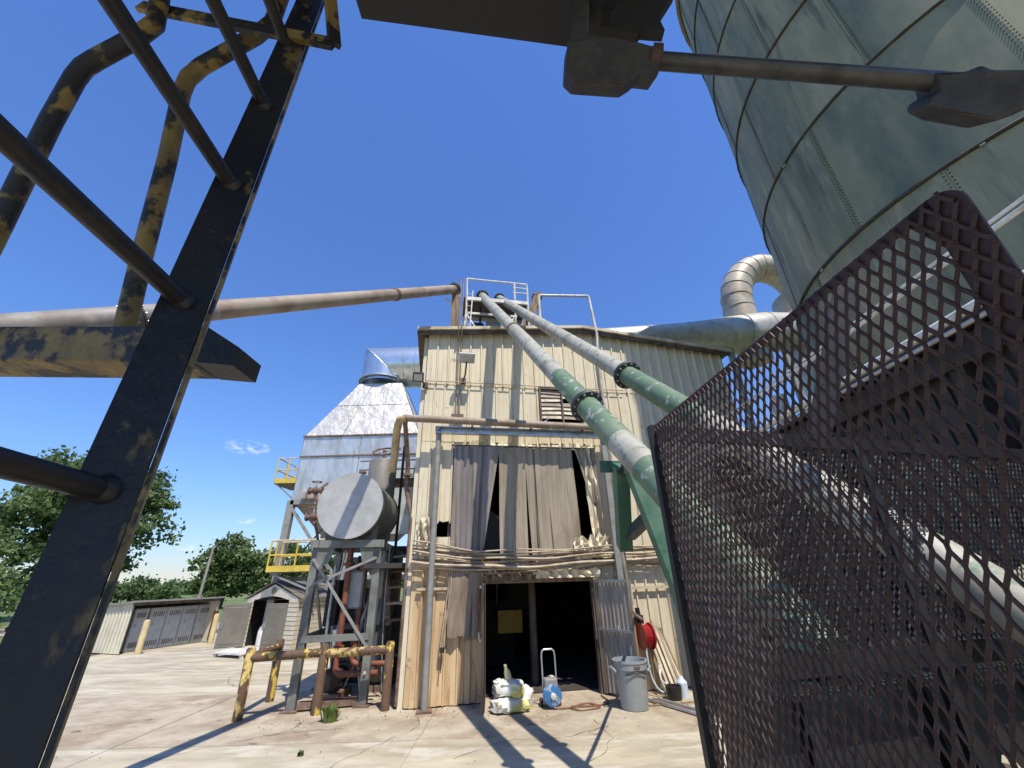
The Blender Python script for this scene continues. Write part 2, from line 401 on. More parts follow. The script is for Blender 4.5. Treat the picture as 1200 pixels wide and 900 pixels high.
def strip(u0, u1, b0, b1, zb, m, v=0.0, ph=0.0, zt=5.0, wob=0.03, ns=5):
    n = max(5, int(abs(u1-u0)/0.045)); rows = []; back = []
    for j in range(13):
        t = j/12; r1 = []; r2 = []
        for i in range(n+1):
            s = i/n
            u = (u0+(u1-u0)*s)*(1-t)+(b0+(b1-b0)*s)*t
            vv = 0.06+v+wob*(math.sin(s*math.pi*ns+ph+t*1.2)+.5*math.sin(s*7.3+t*5.1+ph*2))*(0.5+0.5*t)+0.02*math.sin(t*7+ph)
            z = zt+(zb-zt)*t+((0.02*math.sin(s*23+ph)+.02*math.sin(s*9+ph*3)+random.uniform(-.012, .012)) if j == 12 else 0)
            r1.append(F(u, vv, z)); r2.append(F(u, vv-0.004, z))
        rows.append(r1); back.append(r2)
    b = MB(); b.grid(rows[::-1]); b.grid(back)
    return b.build('curtain_strip', m, cur, smooth=True)
strip(0.72, 1.08, 0.70, 1.06, 2.25, M_curg, .03, .2)
strip(1.05, 1.44, 1.03, 1.33, 2.2, M_curg, .0, 1.2)
strip(0.70, 1.06, 0.70, 1.04, 1.12, M_curb, .06, .5, zt=2.35, wob=.015)
strip(1.03, 1.38, 1.02, 1.30, 1.08, M_curb, .05, .9, zt=2.35, wob=.015)
strip(1.42, 1.80, 1.28, 1.38, 2.5, M_curg, .04, 2.0, ns=3)
strip(1.78, 2.13, 1.78, 2.12, 2.38, M_cur, .0, .4, wob=.012, ns=2)
strip(2.13, 2.42, 2.12, 2.40, 2.36, M_cur, .02, 1.4, wob=.012, ns=2)
strip(2.40, 2.60, 2.50, 2.62, 2.46, M_cur, .0, .7, wob=.02, ns=2)
strip(2.56, 2.68, 2.66, 2.72, 2.46, M_curb, -.02, .7, wob=.02, ns=2)
for i, (a, b_) in enumerate(((2.64, 2.96), (2.94, 3.22), (3.2, 3.42), (3.4, 3.60))):
    strip(a, b_, a+0.05, b_+0.06, 2.42+.02*i, M_cur, .012*(i % 2), i*1.3, wob=.012, ns=2)
strip(3.66, 3.98, 4.02, 4.12, 3.7, M_cur, .0, .3, ns=3)
strip(3.88, 4.15, 4.10, 4.20, 3.2, M_cur, -.03, 1.9, ns=3)
strip(4.08, 4.2, 4.12, 4.22, 2.9, M_curb, .02, 2.9, ns=2)
MB().tube([F(0.66, 0.05, 5.03), F(4.22, 0.05, 5.03)], 0.02, 8).build('curtain_rail', M_trim, cur)

# ---- bundle of conduits across the front
bun = thing('conduit_bundle', F(2.8, 0.2, 2.4), 'bundle of tan conduits sagging across the building front above the doorway', 'conduit')
M_cond = mat('tan_conduit', (0.50, 0.41, 0.29), (0.33, 0.25, 0.16), 0.6, scale=3, var=.1)
for i in range(9):
    z0 = 2.36+0.047*i; v = 0.13+0.05*((i*7) % 3); r = (0.016, 0.022, 0.03, 0.02)[i % 4]
    pts = []
    for k in range(15):
        u = -0.08+k*(6.9 if i % 2 else 6.3)/14
        sag = -0.16*math.sin(min(1, max(0, u/4.4))*math.pi)*(1-.06*i) if u < 4.4 else 0
        fan = 0.05*i*max(0, 1-u/1.2)*0.6
        pts.append(F(u, v+.015*math.sin(u*2+i), z0+sag*0.7+fan*.6+.02*math.sin(u*3.1+i*1.7)))
    MB().tube(smooth_path(pts, 3), r, 7).build('conduit', M_cond if i % 3 else M_brownpipe, bun, smooth=True)

# ---- pipe gantry: two posts, galvanised channel, brown header pipe
gan = thing('pipe_gantry', F(0.34, 0.25, 0), 'galvanised channel on two tall posts carrying a brown header pipe', 'pipe rack')
MB().tube([F(.34, .25, 0.02), F(.34, .25, 5.3)], 0.062, 14).build('post', M_greysteel, gan, smooth=True)
MB().box(F(.34, .25, 0.015), (.28, .24, .03), FAX).build('base_plate', M_rustpipe, gan)
MB().box(F(4.38, .25, 2.68), (.13, .10, 5.3), FAX).build('post', M_greysteel, gan)
b = MB(); b.box(F(2.38, .26, 5.30), (4.25, .03, .16), FAX); b.box(F(2.38, .33, 5.37), (4.25, .12, .02), FAX); b.box(F(2.38, .33, 5.23), (4.25, .12, .02), FAX)
b.build('channel', M_galv, gan)
hp = MB().tube([F(-.42, .45, 5.52), F(4.16, .45, 5.45)], 0.085, 18).build('header_pipe', M_brownpipe, gan, smooth=True)
MB().lathe(F(4.15, .45, 5.45), FU, [(0.0, .086), (.02, .094), (.045, .094), (.045, .07), (0.0, .07)], 18).build('pipe_end', M_black, hp)
for u in (1.1, 2.5, 3.8): MB().box(F(u, .45, 5.36), (.05, .2, .02), FAX).build('pipe_saddle', M_rustpipe, hp)
for p in ((.34, .27, 5.36),): MB().sphere(F(*p), .06, 10, 6).build('post_cap', M_galv, gan, smooth=True)

# ---- service pipes and conduits running up the facade
M_wpipe = mat('pale_pipe', (0.62, 0.60, 0.54), (0.45, 0.42, 0.36), 0.5, scale=5, metal=.1)
vp = thing('vent_pipe', F(4.58, .12, 1.2), 'white pipe rising past the roof edge and looping over the roof', 'pipe')
pts = [F(3.07, -.12, 8.5), F(3.07, -.12, 9.72)]+arc(F(3.14, -.12, 9.72), .07, math.pi, math.pi/2, FU, UP, 4)[1:]+[F(4.5, .02, 9.8)]+arc(F(4.5, .04, 9.72), .08, math.pi/2, 0, FU, UP, 4)+[F(4.58, .27, 8.3), F(4.58, .13, 7.6), F(4.60, .13, 2.2), F(4.66, .15, 1.55)]
MB().tube(pts, .04, 10).build('pipe', M_wpipe, vp, smooth=True)
for z in (1.7, 3.0, 4.4, 5.9, 7.3): MB().box(F(4.6, .12, z), (.13, .10, .05), FAX).build('pipe_clamp', M_galv, vp)
for k, u in enumerate((.72, .80)):
    vc = MB().tube([F(u, .10, 5.75), F(u, .10, 7.9), F(u+.0, .32, 8.1), F(u, .32, 8.25), F(u, -.3, 8.6), F(u+.04, -.3, 10.3)], .018, 7).build('conduit', M_brownpipe, smooth=True)
    tag(vc, ('thin brown conduit climbing the facade beside the floodlight, left of the pair', 'thin brown conduit climbing the facade beside the floodlight, right of the pair')[k], 'conduit')
tag(MB().box(F(.76, .1, 5.72), (.3, .14, .12), FAX).build('junction_box', M_rustpipe), 'rusty junction box where two facade conduits end above header pipe', 'junction box')
hc = MB().tube([F(-.05, .11, 6.66), F(2.8, .11, 6.66), F(5.2, .11, 6.66)], .013, 6).build('conduit', M_cond); tag(hc, 'thin tan conduit running level across the upper facade', 'conduit')
drop = thing('cable_drop', F(.55, .12, .9), 'two thin conduits leaning down the lower left siding to a black box', 'conduit')
for k in range(2): MB().tube([F(.72+.05*k, .15, 2.9), F(.70+.05*k, .13, 2.0), F(.58+.04*k, .12, .95)], .012, 6).build('conduit', M_cond, drop)
MB().box(F(.62, .12, .92), (.09, .08, .09), FAX).build('switch_box', M_black, drop, bevel=.008)
MB().tube([F(.62, .13, .87), F(.60, .13, .55)], .01, 6).build('cable', M_black, drop)
for k, (p, q) in enumerate((((.88, .12, 6.72), (.93, .50, 7.16)), ((-.06, .05, 6.55), (-.22, .42, 6.6)))):
    lm = thing('floodlight', F(*p), ('grey floodlight on a short arm high on the sunlit facade', 'small floodlight at the left corner of the building')[k], 'floodlight', 'floodlights on the mill facade')
    MB().tube([F(*p), F(p[0]+(q[0]-p[0])*.6, q[1]*.8, p[2]+.02), F(q[0], q[1], q[2]-.12)], .022, 8).build('arm', M_trim, lm)
    ax = (FU, (FN*-.55+UP*-.5).normalized(), Vector((0,0,1)))
    nz = (FN*.75-UP*.66).normalized(); ny = FU.cross(nz)
    MB().box(F(*q), ((.40, .26, .10), (.26, .22, .12))[k], (FU, ny, nz)).build('lamp_body', M_galv if k == 0 else M_black, lm, bevel=.01)
    MB().box(F(*q)+nz*.057, ((.34, .20, .012), (.20, .16, .03))[k], (FU, ny, nz)).build('lamp_glass', mat('lamp_glass', (.5, .5, .45), (.38, .38, .34), .15, scale=6), lm)
    MB().box(F(p[0], .06, p[2]), (.14, .08, .14), FAX).build('wall_box', M_trim, lm)

# ---- interior hints
sg = MB().box(F(2.35, -2.2, 1.15), (.62, .03, .5), FAX).build('sign', mat('yellow_sign', (.38, .24, .015), (.30, .18, .012), .5, scale=4)); tag(sg, 'plain yellow sign hanging in the dark doorway', 'sign')
mc = thing('dark_machine', F(1.9, -4, 0), 'dark machine casing with hanging chain deep inside the doorway', 'machine')
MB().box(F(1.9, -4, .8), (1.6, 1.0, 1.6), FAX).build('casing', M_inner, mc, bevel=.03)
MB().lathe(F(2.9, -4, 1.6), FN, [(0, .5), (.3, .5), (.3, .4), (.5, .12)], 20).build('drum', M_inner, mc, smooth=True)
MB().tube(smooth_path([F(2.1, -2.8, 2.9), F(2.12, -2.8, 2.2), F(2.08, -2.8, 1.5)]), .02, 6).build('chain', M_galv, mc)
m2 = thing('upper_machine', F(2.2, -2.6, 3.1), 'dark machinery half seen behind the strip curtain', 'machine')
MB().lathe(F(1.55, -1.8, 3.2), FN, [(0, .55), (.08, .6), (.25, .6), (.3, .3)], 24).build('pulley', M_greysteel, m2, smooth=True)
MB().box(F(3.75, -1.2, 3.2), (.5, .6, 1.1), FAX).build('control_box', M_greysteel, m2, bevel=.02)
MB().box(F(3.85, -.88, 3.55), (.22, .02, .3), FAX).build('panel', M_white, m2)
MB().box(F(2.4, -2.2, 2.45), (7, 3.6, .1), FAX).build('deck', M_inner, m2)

# ---- rooftop platform with railings, posts and chute
pf = thing('roof_platform', F(1.75, -1.5, 8.3), 'white railed steel platform on the roof where the transfer pipes end', 'platform')
for u in (.98, 1.75, 2.55, 2.98):
    for v in (-1.2, -2.3):
        if u == 1.75 and v > -2: continue
        MB().tube([F(u, v, 8.2), F(u, v, 11.05 if u < 2.9 else 11.0)], .035, 8).build('post', M_wpipe, pf)
for v in (-1.2, -2.3):
    MB().tube([F(.98, v, 11.05), F(2.98, v, 11.03)], .03, 8).build('rail', M_white, pf)
    MB().bar(F(.98, v, 10.25), F(2.98, v, 10.25), .08, .12).build('deck_beam', M_wpipe, pf)
    MB().bar(F(.98, v, 9.7), F(2.6, v, 9.7), .06, .07).build('tie_beam', M_wpipe, pf)
MB().box(F(1.95, -1.75, 10.33), (2.1, 1.1, .04), FAX).build('deck', M_trim, pf)
for z in (10.65, 10.85): MB().tube([F(2.5, -1.2, z), F(2.98, -1.2, z)], .022, 8).build('rail', M_white, pf)
MB().bar(F(1.0, -1.2, 9.65), F(1.45, -1.2, 8.9), .04, .04).build('brace', M_white, pf)
MB().bar(F(2.5, -1.2, 9.65), F(2.05, -1.2, 8.9), .04, .04).build('brace', M_white, pf)
mo = thing('roof_machine', F(1.6, -1.75, 8.4), 'dark green motor and gearbox standing under the roof platform', 'machine')
MB().lathe(F(1.2, -1.75, 9.5), FU, [(0, .15), (.04, .2), (.35, .2), (.4, .12), (.55, .12)], 16).build('motor', M_black, mo, smooth=True)
MB().box(F(1.9, -1.75, 9.45), (.45, .4, .5), FAX).build('gearbox', M_greysteel, mo, bevel=.03)
MB().tube([F(1.45, -1.5, 8.4), F(1.45, -1.5, 10.2)], .035, 8).build('shaft', M_black, mo)
MB().box(F(1.6, -1.75, 8.85), (1.1, .7, .9), FAX).build('casing', mat('dark_green_paint', (.05, .075, .06), (.10, .09, .07), .5), mo, bevel=.03)
ch = thing('roof_chute', F(2.9, -1.5, 8.3), 'brown weathered chute leaning against the roof platform', 'chute')
MB().bar(F(2.62, -1.45, 8.7), F(3.38, -1.45, 10.75), .3, .24).build('chute_body', M_wood, ch)
MB().bar(F(3.42, -1.45, 8.4), F(3.42, -1.45, 10.8), .13, .13).build('support_post', M_wood, ch)
MB().bar(F(3.22, -1.45, 10.78), F(3.55, -1.45, 10.78), .32, .1).build('collar', M_rustpipe, ch)
tp = thing('roof_post', F(.62, -.25, 8.2), 'brown weathered roof post holding the end of the long brown pipe', 'post')
MB().bar(F(.62, -.25, 8.1), F(.62, -.25, 9.75), .2, .2).build('timber', M_wood, tp)
MB().bar(F(.2, -.2, 9.72), F(.72, -.2, 9.55), .05, .06).build('bracket', M_white, tp)
MB().bar(F(.35, -.2, 9.45), F(.60, -.2, 9.1), .04, .05).build('bracket', M_white, tp)
ld = thing('roof_ladder', F(.95, -.4, 8.2), 'slim pale ladder beside the brown roof post', 'ladder')
for u in (.86, 1.02): MB().tube([F(u, -.2, 8.15), F(u+.12, -.7, 10.2)], .018, 6).build('stile', M_wpipe, ld)
for i in range(7): MB().tube([F(.86+.015*i, -.22-.06*i, 8.4+i*.26), F(1.02+.015*i, -.22-.06*i, 8.4+i*.26)], .012, 6).build('rung', M_wpipe, ld)

# ================================================================ transfer pipes from the roof down to the yard machine
M_pw = mat('chalky_white_pipe', (0.41, 0.385, 0.31), (0.25, 0.23, 0.175), 0.55, scale=2.6, lo=.46, hi=.70, c3=(0.13, 0.19, 0.115), lo3=.545, hi3=.66, scale3=9, bump=.08, bscale=40)
M_pg = mat('faded_green_and_shade_pipe', (0.125, 0.185, 0.105), (0.19, 0.235, 0.145), 0.5, scale=2.0, lo=.5, hi=.7, c3=(0.46, 0.46, 0.38), lo3=.57, hi3=.66, scale3=9, bump=.08, bscale=40)
M_fl = mat('dark_flange', (0.035, 0.04, 0.035), (0.07, 0.06, 0.05), .5, scale=8)
def long_pipe(name, label, a, b, r, secs, flanges, couplings):
    t = thing(name, a, label, 'pipe')
    a, b = Vector(a), Vector(b); d = (b-a).normalized()
    for t0, t1, m, kr in secs:
        n = max(2, int((t1-t0)*14)); MB().tube([lerp(a, b, t0+(t1-t0)*i/n) for i in range(n+1)], r*kr, 28, cap=True).build('pipe_section', m, t, smooth=True)
    ref = d.cross(UP).normalized(); up2 = ref.cross(d)
    for q in flanges:
        c = lerp(a, b, q)
        fo = MB().lathe(c-d*.03, d, [(0, r), (0, r*1.5), (.026, r*1.55), (.03, r*1.3), (.036, r*1.55), (.062, r*1.5), (.062, r)], 32, cap=False).build('flange', M_fl, t, smooth=True)
        bb = MB()
        for k in range(12):
            an = 2*math.pi*k/12; p = c+(ref*math.cos(an)+up2*math.sin(an))*r*1.32
            bb.lathe(p-d*.055, d, [(0, .014), (.11, .014)], 6)
        o = bb.build('bolt_circle', M_galv, fo); o['kind'] = 'stuff'
    for q in couplings:
        c = lerp(a, b, q); MB().lathe(c-d*.05, d, [(0, r), (.005, r*1.14), (.095, r*1.14), (.1, r)], 28, cap=False).build('coupling', M_rustpipe, t, smooth=True)
    return t
A1, B1 = Vector((-0.929, 11.32, 10.79)), Vector((1.605, 2.568, 1.729))
A2, B2 = Vector((-0.373, 11.95, 11.15)), Vector((2.587, 1.739, 1.42))
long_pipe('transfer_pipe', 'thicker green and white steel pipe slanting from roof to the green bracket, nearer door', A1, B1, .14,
    [(0, 0.4292, M_pw, 1), (0.4292, 0.6532, M_pw, 1.03), (0.6532, 0.7393, M_pg, 1.05), (0.7393, 0.8141, M_pg, 1.07), (0.8141, 0.8555, M_pw, 1.06), (0.8555, 1, M_pg, 1.05)], [0.004, 0.7393], [0.3952])  # last green section stands in for shade on the pipe's lower end
long_pipe('transfer_pipe', 'white and green steel pipe slanting from roof into the mesh cage, right of its twin', A2, B2, .128,
    [(0, 0.3988, M_pw, 1), (0.3988, 0.6675, M_pw, 1.02), (0.6675, 0.7865, M_pg, 1.05), (0.7865, 1, M_pw, 1.05)], [0.004, 0.6675], [])
long_pipe('transfer_pipe', 'long rusty brown pipe crossing the sky from the roof post to the left edge', Vector((-1.591, 9.66, 9.798)), Vector((-4.506, 2.761, 4.032)), .128,
    [(0, 0.3309, M_brownpipe, 1), (0.3309, 0.7685, mat('rusted_tan_pipe', (.33, .265, .195), (.23, .15, .10), .6, scale=1.6, lo=.45, hi=.62, bump=.1, bscale=30), 1.0), (0.7685, 1, mat('pale_grey_pipe', (.29, .26, .225), (.19, .155, .12), .6, scale=2, bump=.08, bscale=30), 1.02)], [0.003, 0.8647], [0.3273])

# green bracket holding the thick pipe
M_grn = mat('mint_green_steel', (0.065, 0.155, 0.10), (0.11, 0.20, 0.135), .5, scale=3, c3=(0.055, 0.06, 0.05), lo3=.62, hi3=.67, scale3=13, bump=.1, bscale=40)
M_grnd = mat('dark_green_steel', (0.025, 0.045, 0.035), (0.05, 0.05, 0.045), .5, scale=4)
gb = thing('pipe_bracket', (1.21, 4.949, 2.437), 'mint green steel bracket with diagonal leg propping the thicker slanting pipe', 'bracket')
MB().bar((1.187, 4.562, 3.258), (1.249, 5.118, 2.429), .15, .16, (0, 1, 0)).build('upright', M_grn, gb, bevel=.006)
MB().bar((0.978, 4.667, 3.271), (1.212, 4.67, 3.265), .04, .13).build('cleat', M_grn, gb)
MB().bar((1.173, 4.525, 3.221), (1.392, 4.509, 3.136), .16, .15).build('arm', M_grnd, gb)
MB().bar((1.331, 4.443, 3.159), (1.581, 4.367, 2.028), .15, .24, (1, 0, 0)).build('diagonal_leg', M_grn, gb, bevel=.006)
MB().bar((1.288, 5.007, 2.548), (1.496, 4.574, 2.763), .13, .10).build('brace', M_grnd, gb)
MB().bar((1.581, 4.367, 2.028), (1.739, 4.362, 1.099), .15, .24, (1, 0, 0)).build('lower_leg', M_grn, gb)
fl = MB().tube(smooth_path([(1.231, 5.18, 2.414), (1.371, 5.709, 2.23), (1.677, 6.944, 1.954), (2.092, 8.681, 1.552), F(4.72, .3, 1.3)]), .03, 10).build('flexible_conduit', M_galv, smooth=True); tag(fl, 'grey flexible conduit dropping from the green bracket to the hose reel', 'conduit')

# ================================================================ silos
M_silo = mat('green_grey_silo', (0.31, 0.275, 0.15), (0.17, 0.175, 0.105), 0.62, metal=.0, scale=0.8, lo=.40, hi=.62, stretch=(1.6, 1.6, .35), bump=.12, bscale=2.2, var=.12, c3=(0.40, 0.38, 0.26), lo3=.56, hi3=.75, scale3=1.7, c4=(.085, .08, .05), lo4=.54, hi4=.70, scale4=1.6, st4=(2.4, 2.4, .22))
M_silo2 = mat('dark_teal_silo', (0.235, 0.225, 0.13), (0.115, 0.14, 0.092), 0.62, metal=.0, scale=1.1, lo=.42, hi=.66, stretch=(1.4, 1.4, .5), bump=.12, bscale=2.2, var=.12, c3=(0.24, 0.25, 0.20), lo3=.62, hi3=.8, scale3=1.9)
M_seam = mat('dark_seam', (0.028, 0.026, 0.02), (0.055, 0.045, 0.03), .6, scale=4)
M_caulk = mat('pale_caulk', (0.48, 0.45, 0.36), rough=.8)
def silo(c, rad, zs, label, n=11, full=True):
    t = thing('silo', (c[0], c[1], zs[0]), label, 'silo', 'steel silos')
    bolts = MB(); caulk = MB()
    for i in range(len(zs)-1):
        off = (0.5*(i % 2))*2*math.pi/n+SILO_OFF; rr = rad+0.006*(i % 2)
        for k in range(n):
            a0, a1 = off+2*math.pi*k/n, off+2*math.pi*(k+1)/n
            am = math.degrees((a0+a1)/2) % 360
            rows = []
            for z in (zs[i], zs[i+1]):
                rows.append([Vector((c[0]+(rr+.01*(j == 8))*math.cos(a0+(a1-a0)*j/8), c[1]+(rr+.01*(j == 8))*math.sin(a0+(a1-a0)*j/8), z)) for j in range(9)])
            MB().grid(rows).build('sheet', M_silo if (i*5+k*3) % 4 else M_silo2, t, smooth=True)
            if full:
                for s in (-.035, .035):
                    m = int((zs[i+1]-zs[i])/0.075)
                    for q in range(m):
                        an = a0+s/rad; z = zs[i]+.06+q*.075
                        o = Vector((math.cos(an), math.sin(an), 0)); bolts.box(Vector((c[0], c[1], z))+o*(rr+.012), (.014, .016, .016), (o, o.cross(UP), UP))
    for i, z in enumerate(zs):
        MB().tube([Vector((c[0]+(rad+.018)*math.cos(2*math.pi*k/72), c[1]+(rad+.018)*math.sin(2*math.pi*k/72), z)) for k in range(73)], .032, 6, cap=False).build('ring_seam', M_seam, t, smooth=True)
        if full:
            for q in range(14):
                an = random.uniform(0, 2*math.pi); o = Vector((math.cos(an), math.sin(an), 0))
                caulk.box(Vector((c[0], c[1], z-.04))+o*(rad+.035), (.02, random.uniform(.03, .08), random.uniform(.015, .035)), (o, o.cross(UP), UP))
    MB().lathe((c[0], c[1], zs[-1]), (0, 0, 1), [(0, rad+.15), (.05, rad+.15), (1.1, .3), (1.2, .3)], 48).build('roof', M_silo, t)
    MB().lathe((c[0], c[1], zs[0]-.06), (0, 0, 1), [(0, rad+.05), (.06, rad+.05)], 48).build('bottom_plate', M_seam, t)
    if full:
        o = bolts.build('bolt_rows', M_seam, t); o['kind'] = 'stuff'
        o = caulk.build('sealant', M_caulk, t); o['kind'] = 'stuff'
        for an, z in ((3.78, 11.2), (3.62, 9.0), (3.9, 8.4)):
            o = Vector((math.cos(an), math.sin(an), 0)); MB().box(Vector((c[0], c[1], z))+o*(rad+.012), (.006, .05, .16), (o, o.cross(UP), UP)).build('tag_plate', M_white, t)
    return t
SILO_OFF = 0.12
ZS = [4.75, 7.5, 10.25, 13.0, 15.75, 18.5, 21.2]
silo((10.45, 5.95), 4.3, ZS, 'tall green-grey bolted steel silo with ring seams at the upper right')

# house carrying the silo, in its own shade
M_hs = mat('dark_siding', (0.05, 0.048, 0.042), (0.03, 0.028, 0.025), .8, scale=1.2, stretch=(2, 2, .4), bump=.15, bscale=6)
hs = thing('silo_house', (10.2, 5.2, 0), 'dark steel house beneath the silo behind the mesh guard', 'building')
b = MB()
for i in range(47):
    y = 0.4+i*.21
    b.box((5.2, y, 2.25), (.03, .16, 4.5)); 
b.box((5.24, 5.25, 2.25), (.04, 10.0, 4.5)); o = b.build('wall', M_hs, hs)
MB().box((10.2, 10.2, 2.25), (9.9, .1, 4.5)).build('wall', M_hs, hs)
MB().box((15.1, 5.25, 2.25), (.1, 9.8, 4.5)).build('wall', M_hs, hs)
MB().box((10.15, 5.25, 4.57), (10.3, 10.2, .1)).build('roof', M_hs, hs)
MB().bar((5.05, .2, 4.3), (5.05, 10.3, 4.3), .12, .28).build('eave_beam', M_black, hs)
for y in (1.6, 4.2, 6.4): MB().bar((5.1, y, 0), (5.1, y, 4.2), .16, .16).build('column', M_black, hs)
for k, (z, r, x) in enumerate(((4.6, .055, 4.86), (5.2, .028, 4.88), (5.32, .02, 4.94), (4.46, .03, 4.84))):
    p = MB().tube([(x, .6, z-.03), (x, 9.6, z+.075), (x+.1, 10.3, z+.075)], r, 10).build('eave_pipe', M_white if k != 3 else M_galv, smooth=True)
    tag(p, ('thick white pipe along the silo house eave behind the mesh', 'thin white pipe above the thick eave pipe of the silo house', 'thinnest white pipe nearest the silo wall', 'thin grey pipe just beneath the thick white eave pipe')[k], 'pipe')

# ================================================================ cyclone and ducts right of the building
M_duct = mat('weathered_duct', (0.50, 0.44, 0.35), (0.32, 0.26, 0.19), 0.5, metal=.15, scale=1.6, lo=.45, hi=.7, bump=.12, bscale=4, c3=(.24, .16, .09), lo3=.66, hi3=.76, scale3=4)
M_ductg = mat('grey_duct', (0.50, 0.47, 0.40), (0.32, 0.29, 0.24), 0.42, metal=.35, scale=1.6, lo=.45, hi=.7, bump=.1, bscale=4)
cy = thing('cyclone', (13.84, 15.8, 0), 'grey cyclone drum with pale curved duct between building and silo', 'cyclone')
MB().lathe((13.75, 15.8, 2.2), UP, [(0, .4), (3.5, .74), (7.55, 1.35), (8.65, 1.35), (8.7, 1.42), (8.78, 1.35), (10.25, 1.35), (10.32, 1.42), (10.4, 1.35), (11.4, 1.35), (11.5, 1.2)], 36).build('drum', M_ductg, cy, smooth=True)
cpts = [Vector((10.6, 15.8, 10.3)), Vector((10.53, 15.8, 12.07))]+arc((12.15, 15.8, 13.15), 1.62, math.pi*1.02, 0, (1, 0, 0), (0, 0, 1.4), 12)+[Vector((13.77, 15.8, 13.5))]
ub = MB().tube(cpts, .66, 22).build('curved_duct', M_duct, cy, smooth=True)
for i in range(2, len(cpts)-1, 1):
    d = (cpts[i+1]-cpts[i-1]).normalized(); MB().lathe(cpts[i]-d*.02, d, [(0, .655), (.01, .685), (.03, .685), (.04, .655)], 22, cap=False).build('duct_seam', M_duct, ub)
hd = thing('roof_duct', (8.8, 15.2, 10.4), 'large grey duct running over the roof edge into the cyclone', 'duct')
dp = [Vector((3.9, 14.85, 11.0)), Vector((7.55, 15.1, 11.3)), Vector((10.0, 15.4, 11.45)), Vector((11.1, 15.5, 11.6)), Vector((12.95, 15.7, 11.7))]
MB().tube(dp, [.54, .57, .88, .90, .84], 22).build('duct', M_ductg, hd, smooth=True)
for q in (dp[1], lerp(dp[0], dp[1], .5), dp[2], dp[3]):
    d = (dp[2]-dp[1]).normalized(); r = .56 if q.x < 8 else .89
    MB().lathe(q-d*.02, d, [(0, r-.01), (.01, r+.03), (.04, r+.03), (.05, r-.01)], 22, cap=False).build('duct_seam', M_ductg, hd)
for x in (9.3, 11.6): MB().bar((x, 15.3, 0), (x, 15.3, 10.9), .2, .2).build('leg', M_greysteel, hd)
# pale lean structures glimpsed between building and silo house
for k, (px, w, h) in enumerate(((7.35, .42, 6.5), (8.6, .12, 6.9), (6.65, .3, 5.3))):
    o = MB().tube([(px, 10.55, 0), (px, 10.55, h-.2), (px, 10.55, h)], w/2, 14).build('standpipe', M_duct if k else M_white, smooth=True)
    tag(o, ('broad white standpipe between the mill and the silo house', 'slender tan standpipe between the mill and the silo house', 'mid-sized tan standpipe closest to the mill wall')[k], 'pipe')

# ================================================================ dust collector left of the building
M_foil = mat('crinkled_foil_cladding', (0.78, 0.72, 0.61), (0.64, 0.56, 0.44), 0.36, metal=.45, scale=.9, lo=.45, hi=.7, bump=.8, bscale=1.3, var=.06, bdist=.16, c4=(.50, .42, .31), lo4=.5, hi4=.85, scale4=1.2, st4=(1.5, 1.5, .4))
M_foilb = mat('bright_sheet_cladding', (0.68, 0.66, 0.61), (0.46, 0.44, 0.40), 0.36, metal=.6, scale=1.1, lo=.45, hi=.65, stretch=(1.3, 1.3, .45), bump=.7, bscale=1.8, var=.08, bdist=.1, c4=(.36, .31, .24), lo4=.52, hi4=.8, scale4=2.2, st4=(1.8, 1.8, .3))
M_spiral = mat('spiral_duct', (0.66, 0.69, 0.72), (0.52, 0.55, 0.58), 0.3, metal=.85, scale=2.5, bump=.1, bscale=5)
M_hop = mat('tan_grey_hopper', (0.42, 0.38, 0.33), (0.30, 0.25, 0.20), .6, scale=1.6, c3=RUST, lo3=.68, hi3=.75)
M_yel = mat('yellow_safety_paint', (0.66, 0.48, 0.07), (0.54, 0.38, 0.06), .5, scale=4)
dc = thing('dust_collector', (-6.565, 18.5, 1.591), 'tall silver-clad dust collector with tapered top left of the mill', 'dust collector')
BL, BR, TL, TR = Vector((-9.046, 17, 7.887)), Vector((-4.07, 17, 7.631)), Vector((-7.379, 18, 10.84)), Vector((-5.336, 18, 10.73))
BR.z = BL.z; TR.z = TL.z; DEP = 3.6; zb = Vector((-9.121, 17, 5.185)).z
def quad_panels(p00, p10, p01, p11, nu, ts, name, m, parent, off):
    """clad a planar quad with nu x len(ts)-1 separate sheets, proud by off, joints left open"""
    nrm = (Vector(p10)-Vector(p00)).cross(Vector(p01)-Vector(p00)).normalized()
    for j in range(len(ts)-1):
        for i in range(nu):
            def pt(a, b_): return lerp(lerp(p00, p10, a), lerp(p01, p11, a), b_)+nrm*off
            e = .004; a0, a1, b0, b1 = i/nu+e, (i+1)/nu-e, ts[j]+e*1.5, ts[j+1]-e*1.5
            n = 6; rows = [[pt(a0+(a1-a0)*x/n, b0+(b1-b0)*y/n)+nrm*random.uniform(-.014, .016)*(0 < x < n)*(0 < y < n) for x in range(n+1)] for y in range(n+1)]
            MB().grid(rows).build(name, m, parent, smooth=True)
B2L, B2R, T2L, T2R = (p+Vector((0, k, 0)) for p, k in ((BL, DEP), (BR, DEP), (TL, 1.6), (TR, 1.6)))
core = MB(); core.box8([BL, BR, B2R, B2L, TL, TR, T2R, T2L]).build('hood', M_hop, dc)
body = MB(); dn = Vector((0, 0, BL.z-zb)); body.box8([p-dn for p in (BL, BR, B2R, B2L)]+[BL, BR, B2R, B2L]).build('filter_house', M_hop, dc)
quad_panels(BL, BR, TL, TR, 3, [0, .55, 1], 'cladding_panel', M_foil, dc, .02)
quad_panels(BR, B2R, TR, T2R, 2, [0, .55, 1], 'cladding_panel', M_foil, dc, .02)
quad_panels(B2L, BL, T2L, TL, 2, [0, .55, 1], 'cladding_panel', M_foil, dc, .02)
quad_panels(BL-dn, BR-dn, BL, BR, 2, [0, .68, 1], 'cladding_panel', M_foilb, dc, .02)
